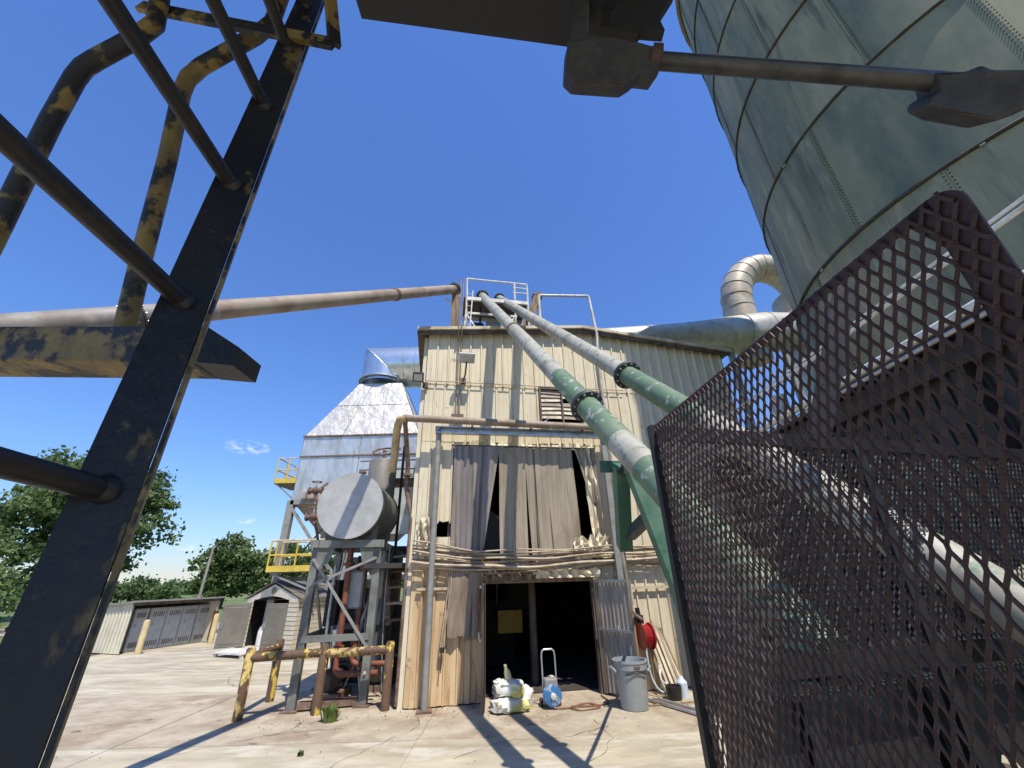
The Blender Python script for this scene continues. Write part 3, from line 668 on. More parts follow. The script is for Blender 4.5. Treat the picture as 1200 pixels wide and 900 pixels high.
quad_panels(BR-dn, B2R-dn, BR, B2R, 2, [0, .68, 1], 'cladding_panel', M_foilb, dc, .02)
quad_panels(B2L-dn, BL-dn, B2L, BL, 2, [0, .68, 1], 'cladding_panel', M_foilb, dc, .02)
b = MB(); b.bar(BL+Vector((-.03, -.05, 0)), BR+Vector((.03, -.05, 0)), .06, .06); b.bar(BL+Vector((-.03, -.05, -dn.z*.33)), BR+Vector((.03, -.05, -dn.z*.33)), .04, .05); b.build('cladding_trim', M_rustpipe, dc)
# hoppers and frame below
w = (BR-BL).x
for i in range(2):
    x0 = BL.x+w*.5*i; x1 = x0+w*.5; xm = (x0+x1)/2; z0 = zb-1.5
    MB().box8([Vector((xm-.2, 18.5, z0)), Vector((xm+.2, 18.5, z0)), Vector((xm+.2, 18.9, z0)), Vector((xm-.2, 18.9, z0)), Vector((x0, 17.02, zb)), Vector((x1, 17.02, zb)), Vector((x1, 20.55, zb)), Vector((x0, 20.55, zb))]).build('hopper', M_hop, dc)
MB().bar((BL.x, 16.97, zb-.06), (BR.x, 16.97, zb-.06), .16, .2).build('frame_beam', M_greysteel, dc)
MB().bar((BL.x, 16.97, zb-.06), (BL.x, 20.6, zb-.06), .16, .2).build('frame_beam', M_greysteel, dc)
for x in (BL.x, (BL.x+BR.x)/2, BR.x):
    for y in (17.0, 20.5): MB().bar((x, y, 0), (x, y, zb), .26, .22, (0, 1, 0)).build('leg', M_greysteel, dc)
MB().bar((BL.x, 16.95, zb-.2), (BL.x+2.2, 16.95, 2.3), .1, .1).build('brace', M_greysteel, dc)
MB().bar((BL.x+2.2, 16.9, zb-.2), (BL.x+.1, 16.9, 2.3), .05, .05).build('brace', M_black, dc)
MB().bar((BL.x+2.3, 16.95, zb-.2), (BR.x, 16.95, 2.3), .1, .1).build('brace', M_greysteel, dc)
MB().bar((BL.x, 16.95, 2.3), (BR.x, 16.95, 2.3), .14, .14).build('frame_beam', M_greysteel, dc)
MB().box((BL.x+.6, 16.75, zb+.16), (.22, .3, .34)).build('valve', M_hop, dc, bevel=.03)
MB().box((BL.x+.9, 16.75, zb+.16), (.22, .3, .34)).build('valve', M_hop, dc, bevel=.03)
MB().box((BR.x-.6, 16.8, zb-.1), (1.3, .3, 2.6)).build('duct_panel', mat('pale_green_panel', (.40, .42, .36), (.32, .31, .24), .6, scale=1.5), dc)
# yellow-railed platforms
def rail_platform(par, x0, x1, y0, y1, z, open_side=None):
    p = MB().box(((x0+x1)/2, (y0+y1)/2, z), (x1-x0, y1-y0, .08)).build('platform', M_trim, par)
    tk = MB(); tk.bar((x0, y0, z+.09), (x1, y0, z+.09), .03, .2); tk.bar((x0, y0, z+.09), (x0, y1, z+.09), .03, .2); tk.build('toe_board', M_yel, p)
    for zz in (.55, 1.05):
        r = MB(); r.tube([(x1, y0, z+zz), (x0, y0, z+zz), (x0, y1, z+zz), (x1, y1, z+zz)], .028, 7); r.build('guard_rail', M_yel if zz < .8 else M_cream, p)
    for xx, yy in ((x0, y0), (x0, y1), (x1, y0), ((x0+x1)/2, y0), (x0, (y0+y1)/2)): MB().tube([(xx, yy, z), (xx, yy, z+1.05)], .03, 7).build('rail_post', M_yel, p)
    MB().bar((x0+.1, y0+.1, z-.05), (x1, y0+.1, z-.75), .05, .06).build('knee_brace', M_greysteel, p)
rail_platform(dc, BL.x-1.0, BL.x-.02, 17.2, 18.6, zb+.78)
rail_platform(dc, BL.x+.05, BL.x+2.0, 16.1, 16.9, 2.55)
# elbow duct to the mill
DU = thing('elbow_duct', (-6.663, 18.8, 11.2), 'shiny galvanised elbow duct from the dust collector top to the mill roof', 'duct')
ec = Vector((-6.543, 18.8, 11.29)); hz = Vector((-5.705, 18.8, 12.09)).z; RD = 1.05
ez = hz; n = 28; V = []; V2 = []
for k in range(n+1):
    a = 2*math.pi*k/n; ca, sa = math.cos(a), math.sin(a)
    V.append((ec+Vector((RD*ca, RD*sa, 0)), Vector((ec.x+RD*ca, ec.y+RD*sa, ez+RD*(-ca)*1.0))))
b = MB(); b.grid([[v[0]+Vector((0, 0, -.25)) for v in V], [v[1] for v in V]]); b.build('riser', M_spiral, DU, smooth=True)
b = MB(); b.grid([[v[1] for v in V], [Vector((ec.x+4.6, v[1].y, v[1].z)) for v in V]]); b.build('cross_run', M_spiral, DU, smooth=True)
MB().lathe((ec.x, ec.y, ec.z-.12), UP, [(0, RD+.12), (.1, RD+.12), (.12, RD)], 28, cap=False).build('collar', M_galv, DU)
MB().tube([v[1]+Vector((-.01, 0, .01)) for v in V], .02, 6, cap=False).build('mitre_seam', M_galv, DU)
for i in range(6):
    x = ec.x+1.2+i*.55; MB().lathe((x, ec.y, ez), (1, 0, 0), [(0, RD), (.015, RD+.015), (.03, RD)], 28, cap=False).build('duct_seam', M_galv, DU)
MB().box((ec.x+4.3, ec.y, ez-1.2), (.9, 1.2, 1.6)).build('roof_boot', M_galv, DU)

# ================================================================ horizontal tank on its steel frame
M_tank = mat('grey_tank_paint', (0.43, 0.425, 0.395), (0.33, 0.32, 0.29), 0.45, scale=1.4, lo=.5, hi=.72, c3=(.24, .15, .09), lo3=.72, hi3=.8, scale3=5, bump=.05, bscale=12, c4=(.17, .13, .095), lo4=.6, hi4=.75, scale4=1.6, st4=(1, 1, .4))
M_tankd = mat('grimy_tank_shell', (0.20, 0.18, 0.145), (0.12, 0.10, 0.08), 0.5, scale=1.6, lo=.45, hi=.7, c3=RUST, lo3=.62, hi3=.72, scale3=6, bump=.08, bscale=20)
M_frame = mat('grey_green_frame', (0.20, 0.205, 0.175), (0.13, 0.125, 0.105), .55, scale=2, c3=RUST, lo3=.66, hi3=.72, scale3=7, bump=.06, bscale=30)
fr = thing('tank_frame', (-3.6, 10.1, 0), 'grey steel frame with braced legs carrying the horizontal tank', 'frame')
FLx = [(-4.27, 9.15), (-3.03, 9.42), (-4.50, 10.95), (-3.28, 11.2)]
for x, y in FLx:
    b = MB(); b.bar((x, y, 0), (x, y, 2.82), .15, .02, (0, 1, 0)); b.bar((x-.07, y+.05, 0), (x-.07, y+.05, 2.82), .018, .1, (0, 1, 0)); b.bar((x+.07, y+.05, 0), (x+.07, y+.05, 2.82), .018, .1, (0, 1, 0)); b.build('leg', M_frame, fr)
    MB().box((x, y+.03, .012), (.3, .26, .024)).build('base_plate', M_rustpipe, fr)
def q3(i): return Vector((*FLx[i], 0))
for i, j in ((0, 1), (2, 3), (0, 2), (1, 3)):
    a, c = q3(i)+UP*2.9, q3(j)+UP*2.9; e = (c-a).normalized()*.12
    MB().bar(a-e, c+e, .13, .15).build('top_beam', M_frame, fr)
for i, j, z0, z1 in ((0, 1, 2.6, .95), (1, 0, 2.62, 2.1), (0, 2, 2.6, .6), (1, 3, .5, 2.6)):
    MB().bar(q3(i)+UP*z0+Vector((0, -.03, 0)), q3(j)+UP*z1+Vector((0, -.03, 0)), .05, .05).build('brace', M_greysteel, fr)
for i, s in ((0, 1), (1, -1)):
    p = q3(i)+Vector((0, -.02, 2.82)); d = (q3(1)-q3(0)).normalized()*s
    MB().poly_ext([p, p+d*.38, p+d*.3-UP*.28, p+d*.08-UP*.42], (0, .02, 0)).build('gusset', M_frame, fr)
for i, j, z in ((0, 1, 1.15), (2, 3, 1.2), (0, 2, 1.15), (1, 3, 1.2)): MB().bar(q3(i)+UP*z, q3(j)+UP*z, .06, .12).build('cross_beam', M_frame, fr)
MB().bar(q3(0)+Vector((.1, .08, .08)), q3(1)+Vector((-.1, .08, .08)), .2, .1).build('floor_sill', M_rustpipe, fr)

tk = thing('horizontal_tank', (-3.6, 10.1, 3.0), 'grey cylindrical tank lying on a steel frame with flat round end', 'tank')
tc0 = Vector((-3.665, 9.12, 3.70)); tx = Vector((-.06, 1, 0)).normalized(); TRD = .70
MB().lathe(tc0+tx*.03, tx, [(0, TRD-.01), (0, TRD), (.6, TRD), (1.75, TRD), (1.95, TRD*.85), (2.05, TRD*.4)], 40).build('shell', M_tankd, tk, smooth=True)
MB().lathe(tc0, tx, [(0, TRD-.015), (0, TRD+.012), (.05, TRD+.012), (.05, TRD-.015)], 40).build('end_plate', M_tank, tk, smooth=True)
tr = tx.cross(UP)
MB().box(tc0-tx*.006-tr*-.06-UP*.02, (.17, .012, .17), (tr, tx, UP)).build('name_plate', mat('plate_grey', (.44, .46, .46), (.36, .38, .38), .4, scale=10), tk)
for t in (.35, 1.45):
    b = MB(); c = tc0+tx*t; b.poly_ext([c-tr*.55-UP*.72, c+tr*.55-UP*.72, c+tr*.6-UP*.3, c+tr*.4-UP*.62, c-tr*.4-UP*.62, c-tr*.6-UP*.3], tx*.08); b.build('saddle', M_frame, tk)
MB().lathe(tc0+tx*.6+UP*.66, UP, [(0, .05), (.18, .05), (.18, .09), (.22, .09)], 14).build('nozzle', M_rustpipe, tk, smooth=True)

vt = thing('small_upright_tank', (-3.58, 10.75, 3.0), 'small grimy upright tank with handwheel behind the horizontal tank', 'tank')
vb = Vector((-3.55, 10.75, 3.1))
MB().lathe(vb, UP, [(0, .36), (1.95, .36), (2.0, .33), (2.04, .1)], 26).build('shell', M_tankd, vt, smooth=True)
MB().tube(arc(vb+UP*2.28, .3, 0, 2*math.pi, (1, 0, 0), (0, .7, .5), 20), .028, 7, cap=False).build('handwheel', M_rustpipe, vt, smooth=True)
MB().tube([vb+UP*2.0, vb+UP*2.3], .05, 8).build('stem', M_rustpipe, vt)
for k in range(3):
    a = k*2.1; MB().bar(vb+UP*2.28, vb+UP*2.28+Vector((.3*math.cos(a), .2*math.sin(a), .14*math.sin(a))), .02, .02).build('spoke', M_rustpipe, vt)

# catwalk with thin rails behind the tank, next to the mill
cw = thing('catwalk', (-2.9, 11.2, 4.6), 'rusty catwalk with thin rails between tank and mill wall', 'catwalk')
MB().box((-3.0, 11.3, 4.62), (1.3, .5, .16)).build('deck', M_rustpipe, cw)
for z in (4.95, 5.2): MB().tube([(-4.3, 11.05, z), (-2.4, 11.05, z)], .018, 6).build('rail', M_rustpipe, cw)
for x in (-3.1, -2.5): MB().bar((x, 11.05, 2.2), (x, 11.05, 5.6), .06, .06).build('post', M_black, cw)

# header drop pipes at the left end of the gantry pipe
dr = thing('drop_pipe', F(-.42, .45, 5.5), 'dark bent pipe dropping from the header pipe beside the mill corner', 'pipe')
MB().tube([F(-.40, .45, 5.5), F(-.44, .3, 5.45), F(-.34, -.3, 4.6), F(-.34, -.35, 4.1), F(-.15, -.1, 3.4), F(-.17, -.1, 0.05)], .055, 12).build('pipe', M_rustpipe, dr, smooth=True)
MB().lathe(F(-.34, -.33, 4.35), UP, [(0, .055), (.005, .1), (.07, .1), (.075, .055)], 14, cap=False).build('flange', M_rustpipe, dr)
yp = thing('insulated_pipe', F(-.6, .3, 4.2), 'cream insulated pipe dropping from the header pipe to the small tank', 'pipe')
M_ins = mat('cream_insulation', (.55, .42, .22), (.42, .30, .15), .7, scale=4, bump=.2, bscale=15)
MB().tube([F(-.42, .45, 5.52), F(-.56, .40, 5.50), F(-.62, .2, 5.35), F(-.66, -.2, 4.75), F(-.70, -.4, 4.5)], .09, 14).build('pipe', M_ins, yp, smooth=True)
for q in (5.2, 4.95): MB().lathe(F(-.63, .1 - (5.2-q)*1.2, q), UP, [(0, .09), (.01, .1), (.05, .1), (.06, .09)], 14, cap=False).build('band', M_galv, yp)

# valves beside the tank
def valve(p, label, s=1.0):
    t = thing('valve', p, label, 'valve', 'valves left of the horizontal tank'); p = Vector(p)
    MB().sphere(p, .09*s, 12, 8).build('valve_body', M_rustpipe, t, smooth=True)
    MB().lathe(p-Vector((.16*s, 0, 0)), (1, 0, 0), [(0, .085*s), (.03, .085*s), (.03, .05*s), (.29*s, .05*s), (.29*s, .085*s), (.32*s, .085*s)], 14).build('flange', M_rustpipe, t, smooth=True)
    MB().tube([p, p+UP*.2*s], .02*s, 6).build('stem', M_galv, t)
    MB().tube(arc(p+UP*.2*s, .1*s, 0, 2*math.pi, (1, 0, 0), (0, 1, 0), 14), .014*s, 6, cap=False).build('handwheel', M_rustpipe, t)
valve((-4.603, 9.6, 4.08), 'upper rusty valve with handwheel left of the horizontal tank')
valve((-4.555, 9.6, 3.492), 'lower rusty valve with handwheel left of the horizontal tank')
vpipe = MB().tube(smooth_path([(-4.4, 9.7, 4.271), (-4.527, 9.6, 4.097), (-4.579, 9.6, 3.944), (-4.421, 9.6, 3.6), (-4.555, 9.6, 3.492), (-4.426, 9.6, 3.198), (-4.377, 9.7, 2.885)], 4), .03, 8).build('valve_piping', M_rustpipe, smooth=True); tag(vpipe, 'thin rusty piping linking the two valves beside the tank', 'pipe')

# pumps and pipework inside the frame
def vpipe_thing(x, y, z0, z1, r, m, label, bend=None):
    t = thing('riser_pipe', (x, y, z0), label, 'pipe', 'risers inside the tank frame')
    pts = [(x, y, z1), (x, y, z0+.2)]
    if bend: pts += [tuple(p) for p in arc(Vector((x+.14*bend, y, z0+.2)), .14, math.pi if bend > 0 else 0, math.pi*1.5, (1, 0, 0), UP, 5)][1:] + [(x+bend*.95, y, z0+.06)]
    MB().tube(pts, r, 10).build('pipe', m, t, smooth=True)
    for z in (z0+.5, z1-.4): MB().lathe((x, y, z), UP, [(0, r), (.003, r*1.8), (.05, r*1.8), (.053, r)], 12, cap=False).build('flange', m, t)
M_redpipe = mat('red_brown_pipe', (.26, .085, .045), (.17, .06, .035), .6, scale=4, bump=.1, bscale=30)
vpipe_thing(-3.72, 9.7, .42, 2.9, .06, M_redpipe, 'red-brown riser bending right near the ground inside the tank frame', .9)
vpipe_thing(-3.45, 9.9, .55, 2.8, .055, M_redpipe, 'red-brown riser behind the first one inside the tank frame', .7)
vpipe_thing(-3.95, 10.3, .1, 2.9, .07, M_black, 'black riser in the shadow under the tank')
vpipe_thing(-3.2, 10.5, .1, 2.9, .05, M_galv, 'grey riser nearest the mill inside the tank frame')
vpipe_thing(-4.1, 9.9, .1, 2.5, .03, M_galv, 'thin grey riser nearest the left front leg of the tank frame')
def pump(x, y, z, m, lab):
    t = thing('pump', (x, y, z), lab, 'pump')
    MB().box((x, y, z+.06), (.5, .8, .12)).build('base', M_rustpipe, t)
    MB().lathe((x, y-.35, z+.35), (0, 1, 0), [(0, .1), (.03, .2), (.22, .2), (.25, .1), (.3, .1), (.32, .17), (.68, .17), (.7, .1)], 18).build('motor', m, t, smooth=True)
    MB().tube([(x, y-.2, z+.5), (x, y-.2, z+.8)], .05, 10).build('outlet', m, t)
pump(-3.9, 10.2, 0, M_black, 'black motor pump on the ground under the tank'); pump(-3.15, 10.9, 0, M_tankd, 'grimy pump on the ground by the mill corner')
cb = thing('control_cabinet', (-3.75, 9.95, 1.5), 'grey steel control cabinet mounted inside the tank frame', 'cabinet')
MB().box((-3.62, 9.95, 2.0), (.42, .2, .75)).build('cabinet_box', M_greysteel, cb, bevel=.01)
MB().box((-3.62, 9.84, 2.0), (.36, .015, .68)).build('cabinet_door', M_tank, cb)
MB().box((-4.12, 10.1, 1.75), (.26, .25, .9)).build('side_box', M_black, cb, bevel=.01)
for k in range(7):
    x = -4.15+k*.19+random.uniform(-.03, .03); y = 10.3+random.uniform(-.35, .7)
    o = MB().tube(smooth_path([(x, y, 2.85), (x+random.uniform(-.1, .1), y, 2.0), (x+random.uniform(-.15, .15), y-.1, 1.1), (x+random.uniform(-.2, .2), y-.1, .1)], 4), random.choice((.015, .022, .03)), 7).build('hanging_line', random.choice((M_black, M_galv, M_rustpipe, M_white)), smooth=True)
    tag(o, ('leftmost of the', 'second from left of the', 'third from left of the', 'middle one of the', 'third from right of the', 'second from right of the', 'rightmost of the')[k]+' thin service lines hanging under the tank', 'line', 'service lines under the tank')
for k in range(5):
    z = 1.35+k*.33; o = MB().tube([(-3.0, 10.2+.1*k, z), (-2.35, 10.1+.1*k, z+.04)], .03, 8).build('short_pipe', (M_rustpipe, M_cond, M_brownpipe)[k % 3], smooth=True)
    tag(o, ('lowest', 'second lowest', 'middle', 'second highest', 'highest')[k]+' short level pipe crossing from the tank frame to the mill corner', 'pipe', 'short crossing pipes')

# ================================================================ yellow pipe barrier and bollards
M_boll = mat('chipped_yellow_paint', (0.58, 0.43, 0.13), (0.47, 0.34, 0.10), 0.6, scale=4, c3=(0.115, 0.06, 0.03), lo3=.47, hi3=.53, scale3=5.5, bump=.3, bscale=18, stretch=(1, 1, .7))
M_bolld = mat('rusted_yellow_paint', (0.13, 0.075, 0.04), (0.08, 0.045, 0.028), 0.75, scale=5, c3=(0.55, 0.38, 0.06), lo3=.56, hi3=.60, scale3=5, bump=.3, bscale=18, stretch=(1, 1, .7))
br = thing('pipe_barrier', (-3.7, 9.0, 0), 'chipped yellow pipe barrier guarding the tank frame', 'barrier')
BP = [(-4.98, 8.73), (-3.71, 8.97), (-2.5, 9.12), (-5.09, 9.98)]
for k, (x, y) in enumerate(BP):
    MB().lathe((x, y, 0), UP, [(0, .082), (1.06, .082), (1.09, .06)], 16).build('post', (M_boll, M_bolld, M_bolld, M_bolld)[k], br, smooth=True)
for i, j, m in ((0, 1, M_bolld), (1, 2, M_boll), (0, 3, M_bolld)):
    MB().tube([(*BP[i], .93), (*BP[j], .95)], .075, 16).build('rail', m, br, smooth=True)
b1 = MB().lathe((-4.98, 10.7, 0), UP, [(0, .085), (1.08, .085), (1.12, .06)], 16).build('bollard', M_boll, smooth=True); tag(b1, 'chipped yellow bollard standing alone behind the pipe barrier', 'bollard', 'bollards')
# weeds at the frame foot
M_weed = mat('weed_green', (.13, .19, .04), (.20, .24, .07), .8, scale=6, trans=.3)
def weed(p, n, h, name='weed', lab='', cat='plant', grp=None):
    b = MB(); p = Vector(p)
    for i in range(n):
        a = random.uniform(0, 6.28); rr = random.uniform(0, h*.5); q = p+Vector((rr*math.cos(a), rr*math.sin(a)*.7, 0))
        hh = h*random.uniform(.4, 1); d = Vector((math.cos(a), math.sin(a), 0))*hh*random.uniform(.1, .6); s = Vector((-math.sin(a), math.cos(a), 0))*random.uniform(.008, .02)
        b.add([q-s, q+s, q+d*.5+UP*hh*.6+s*1.4, q+d*.5+UP*hh*.6-s*1.4, q+d+UP*hh], [(0, 1, 2, 3), (3, 2, 4)])
    return tag(b.build(name, M_weed), lab, cat, grp)
weed((-3.287, 8.768, 0), 130, .26, lab='small green weed growing from a crack before the tank frame')
weed((-3.052, 7.269, 0), 30, .07, lab='tiny weed tuft in the slab joint nearest the camera')

# ================================================================ plastic garden shed
M_vinyl = mat('beige_vinyl', (.62, .55, .43), (.54, .47, .36), .55, scale=3, var=.05)
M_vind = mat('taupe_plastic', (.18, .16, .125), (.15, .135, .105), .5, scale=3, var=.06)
sh = thing('garden_shed', (-8.5, 17.0, 0), 'beige plastic garden shed with both taupe doors open', 'shed')
SA, SB = Vector((-9.94, 16.98, .18)), Vector((-7.55, 15.9, .18))
sx = (SB-SA).normalized(); sw = (SB-SA).length; sy = Vector((-sx.y, sx.x, 0)); sdp = 1.75
def S(a, d, z): return SA+sx*a+sy*d+UP*z
eh, ph_ = 1.5, 1.96
MB().box(S(sw/2, sdp/2, -.06), (sw+.1, sdp+.1, .1), (sx, sy, UP)).build('floor', M_vinyl, sh)
MB().box(S(.06, sdp/2, eh/2), (.02, sdp, eh), (sx, sy, UP)).build('inner_wall', M_black, sh)  # black liner panels added; the shade inside the shed is in their colour
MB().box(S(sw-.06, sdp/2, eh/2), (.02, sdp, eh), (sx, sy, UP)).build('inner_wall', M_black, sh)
MB().box(S(sw/2, sdp/2, eh-.03), (sw, sdp, .02), (sx, sy, UP)).build('shade_liner_top', M_black, sh)
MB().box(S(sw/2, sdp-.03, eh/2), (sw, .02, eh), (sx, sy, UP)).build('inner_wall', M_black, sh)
# plank courses on the side wall and around the door
for k in range(11):
    z = k*eh/11
    MB().bar(S(sw, 0, z+.065), S(sw, sdp, z+.065), .05, .118, UP+sx*.12).build('side_plank', M_vind if k < 0 else M_vinyl, sh)
    MB().bar(S(0, 0, z+.065), S(0, sdp, z+.065), .05, .118).build('side_plank', M_vinyl, sh)
    for a0, a1 in ((.02, .32), (sw-.42, sw-.02)): MB().bar(S(a0, 0, z+.065), S(a1, 0, z+.065), .045, .118).build('front_plank', M_vinyl, sh)
MB().box(S(sw/2, sdp, eh/2), (sw, .05, eh), (sx, sy, UP)).build('back_wall', M_vind, sh)
arcp = [S(.32, 0, eh-.06)]+[S(.32+(sw-.74)*i/8, 0, eh-.06+.14*math.sin(math.pi*i/8)) for i in range(9)]+[S(sw-.42, 0, eh-.06)]
for d in (0, sdp):
    MB().poly_ext([S(0, d, eh-.0), *(arcp[1:-1] if d == 0 else []), S(sw, d, eh), S(sw/2, d, ph_)], sy*.05).build('gable', M_vinyl, sh)
for s in (-1, 1):
    e = sw/2+s*(sw/2+.13)
    for k in range(3):
        t0, t1 = k/3, (k+1)/3
        p0 = [S(sw/2+(e-sw/2)*t, -.04, ph_+.04+(eh-.04-ph_-.0)*t+.02*(2-k)) for t in (t0, t1+.03)]
        q = [p0[0], p0[1], p0[1]+sy*(sdp+.24), p0[0]+sy*(sdp+.24)]
        MB().box8([v for v in (q if s > 0 else q[::-1])]+[v+UP*.03 for v in (q if s > 0 else q[::-1])]).build('roof_shingle', M_vind, sh)
MB().lathe(S(sw/2, -.03, ph_-.2), sy, [(0, .11), (.05, .11)], 14).build('gable_vent', M_vind, sh)
def shed_door(h, ang, wd, m):
    d = (sx*math.cos(ang)-sy*math.sin(ang)); n_ = d.cross(UP); a = S(h, -.03, .02)
    o = MB().box(a+d*wd/2+UP*.67, (wd, .045, 1.34), (d, n_, UP)).build('door', m, sh, bevel=.012)
    MB().box(a+d*wd/2+UP*.67-n_*.0, (wd-.16, .07, 1.14), (d, n_, UP)).build('door_panel', m, o, bevel=.02)
    MB().bar(a+d*(wd-.08)+UP*.6+n_*.05, a+d*(wd-.08)+UP*.78+n_*.05, .02, .02).build('handle', M_galv, o)
    MB().bar(a+d*(wd-.08)+UP*.6-n_*.05, a+d*(wd-.08)+UP*.78-n_*.05, .02, .02).build('handle', M_galv, o)
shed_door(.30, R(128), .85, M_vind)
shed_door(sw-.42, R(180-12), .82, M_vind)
wf = MB()
for i in range(2):
    for j in range(2): wf.box(S(.95+.16*i, sdp-.06, .98+.16*j), (.13, .02, .13), (sx, sy, UP))
wf.build('window', mat('window_light', (.72, .72, .7), rough=.4), sh)
tk2 = MB().lathe(S(.68, .5, 0), UP, [(0, .28), (.45, .28), (.6, .24), (.68, .12), (.69, .02)], 20).build('drum', mat('white_plastic', (.7, .68, .62), (.6, .56, .5), .5), smooth=True); tag(tk2, 'white rounded plastic drum standing inside the garden shed', 'drum')
rp = thing('shed_ramp', S(.8, -.5, -.18), 'pale wooden step in front of the garden shed door', 'step')
MB().box8([S(.1, -.9, -.08), S(1.5, -.9, -.08), S(1.5, -.06, -.06), S(.1, -.06, -.06), S(.1, -.9, -.03), S(1.5, -.9, -.03), S(1.5, -.06, -.01), S(.1, -.06, -.01)]).build('tread', M_white, rp)
for a in (.16, 1.44): MB().box(S(a, -.82, -.14), (.09, .09, .1), (sx, sy, UP)).build('foot', M_white, rp)

# ================================================================ electrical lean-to
M_crib = mat('cream_metal_siding', (.62, .57, .42), (.54, .48, .34), .55, scale=2, var=.05)
lt = thing('cabinet_shelter', (-14.2, 18.5, 0), 'low cream metal shelter covering grey electrical cabinets', 'shelter')
LA = Vector((-14.25, 17.15, 0)); lx = Vector((.37, .93, 0)).normalized(); ly = Vector((-lx.y, lx.x, 0)); lw, ldp = 3.2, 2.3
def Lp(a, d, z): return LA+lx*a+ly*d+UP*z
def rib_wall(p0, p1, z0, z1a, z1b, m, nrm):
    p0, p1 = Vector(p0), Vector(p1); L = (p1-p0).length; n = int(L/.2); pts = []
    for i in range(n):
        for t, h in ((0, 0), (.6, 0), (.7, .03), (.9, .03)): pts.append(((i+t)/n, h))
    pts.append((1, 0))
    return MB().grid([[lerp(p0, p1, t)+nrm*h+UP*(z0+(0 if r == 0 else (z1a+(z1b-z1a)*t)-z0)) for t, h in pts] for r in (0, 1)]).build('wall', m, lt)
rib_wall(Lp(0, ldp, 0), Lp(0, 0, 0), .03, 1.5, 1.66, M_crib, -lx)
MB().box(Lp(.02, ldp/2, .78), (.03, ldp, 1.5), (lx, ly, UP)).build('inner_wall', M_vind, lt)
MB().box(Lp(lw, ldp/2, .78), (.05, ldp, 1.5), (lx, ly, UP)).build('wall', M_crib, lt)
MB().box(Lp(lw/2, ldp, .76), (lw, .05, 1.5), (lx, ly, UP)).build('wall', M_crib, lt)
MB().box8([Lp(-.12, -.22, 1.66), Lp(lw+.12, -.22, 1.66), Lp(lw+.12, ldp+.1, 1.5), Lp(-.12, ldp+.1, 1.5), Lp(-.12, -.22, 1.72), Lp(lw+.12, -.22, 1.72), Lp(lw+.12, ldp+.1, 1.56), Lp(-.12, ldp+.1, 1.56)]).build('roof', M_greysteel, lt)
MB().bar(Lp(-.05, -.05, 1.60), Lp(lw+.05, -.05, 1.60), .05, .1).build('header', M_trim, lt)
MB().bar(Lp(lw, -.02, 0), Lp(lw, -.02, 1.64), .08, .08).build('corner_post', M_cream, lt)
M_cabg = mat('cabinet_grey', (.50, .51, .50), (.42, .43, .42), .45, scale=2, var=.06)
for k, (a, w_) in enumerate(((.35, .5), (.9, .6), (1.5, .6), (2.1, .6), (2.72, .55))):
    t = thing('electrical_cabinet', Lp(a+w_/2, .8, 0), ('narrow grey electrical cabinet nearest the cream side wall of the shelter', 'second grey electrical cabinet from the cream side wall', 'middle grey electrical cabinet of the row in the shelter', 'fourth grey electrical cabinet from the cream side wall', 'grey electrical cabinet at the far end of the shelter')[k], 'cabinet', 'electrical cabinets in the shelter')
    MB().box(Lp(a+w_/2, .8, .72), (w_-.02, .7, 1.4), (lx, ly, UP)).build('cabinet_body', M_cabg, t, bevel=.01)
    MB().box(Lp(a+w_/2, .44, .74), (w_-.07, .02, 1.28), (lx, ly, UP)).build('cabinet_door', M_cabg, t)
    for zz in (.22, 1.2):
        for q in range(6): MB().box(Lp(a+.12+q*(w_-.24)/5, .425, zz), (.022, .015, .17), (lx, ly, UP)).build('vent_slot', M_trim, t)
    MB().box(Lp(a+w_*.3, .42, .85), (.04, .03, .12), (lx, ly, UP)).build('handle', M_galv, t)
sgp = tag(MB().box(Lp(lw-.05, -.1, .62), (.02, .3, 1.1), (lx, ly, UP)).build('panel', mat('maroon_panel', (.16, .04, .045), rough=.5)), 'maroon panel leaning at the right end of the cabinet shelter', 'panel')
M_yb = mat('pale_yellow_bollard', (.62, .50, .26), (.52, .40, .2), .6, scale=3)
for k, a in enumerate((.3, 2.9)):
    p = Lp(a, -.55, 0); o = MB().lathe(p, UP, [(0, .1), (1.0, .1), (1.05, .09), (1.08, .05)], 14).build('bollard', M_yb, smooth=True)
    tag(o, ('pale yellow bollard before the near end of the cabinet shelter', 'pale yellow bollard before the far end of the cabinet shelter')[k], 'bollard', 'bollards')

# ================================================================ trees, poles and far greenery
M_leafA = mat('leaf_mid', (.125, .185, .055), (.18, .235, .08), .6, scale=.5, var=.3, trans=.45)
M_leafB = mat('leaf_dark', (.09, .145, .045), (.13, .185, .06), .6, scale=.5, var=.3, trans=.45)
M_leafC = mat('leaf_bright', (.16, .225, .07), (.11, .17, .05), .6, scale=.5, var=.3, trans=.45)
M_bark = mat('bark', (.13, .10, .075), (.08, .06, .045), .9, scale=3, bump=.4, bscale=12)
def leaves(b, pts, size, rg):
    n = len(pts); d = rg.normal(size=(n, 3)); d /= np.linalg.norm(d, axis=1)[:, None]
    e = np.cross(d, rg.normal(size=(n, 3))); e /= np.linalg.norm(e, axis=1)[:, None]
    s = size*rg.uniform(.6, 1.35, (n, 1))
    V = np.stack([pts-d*s*.5, pts+e*s*.33, pts+d*s*.5, pts-e*s*.33], 1).reshape(-1, 3)
    o = len(b.v); b.v += V.tolist(); b.f += [(o+4*i, o+4*i+1, o+4*i+2, o+4*i+3) for i in range(n)]
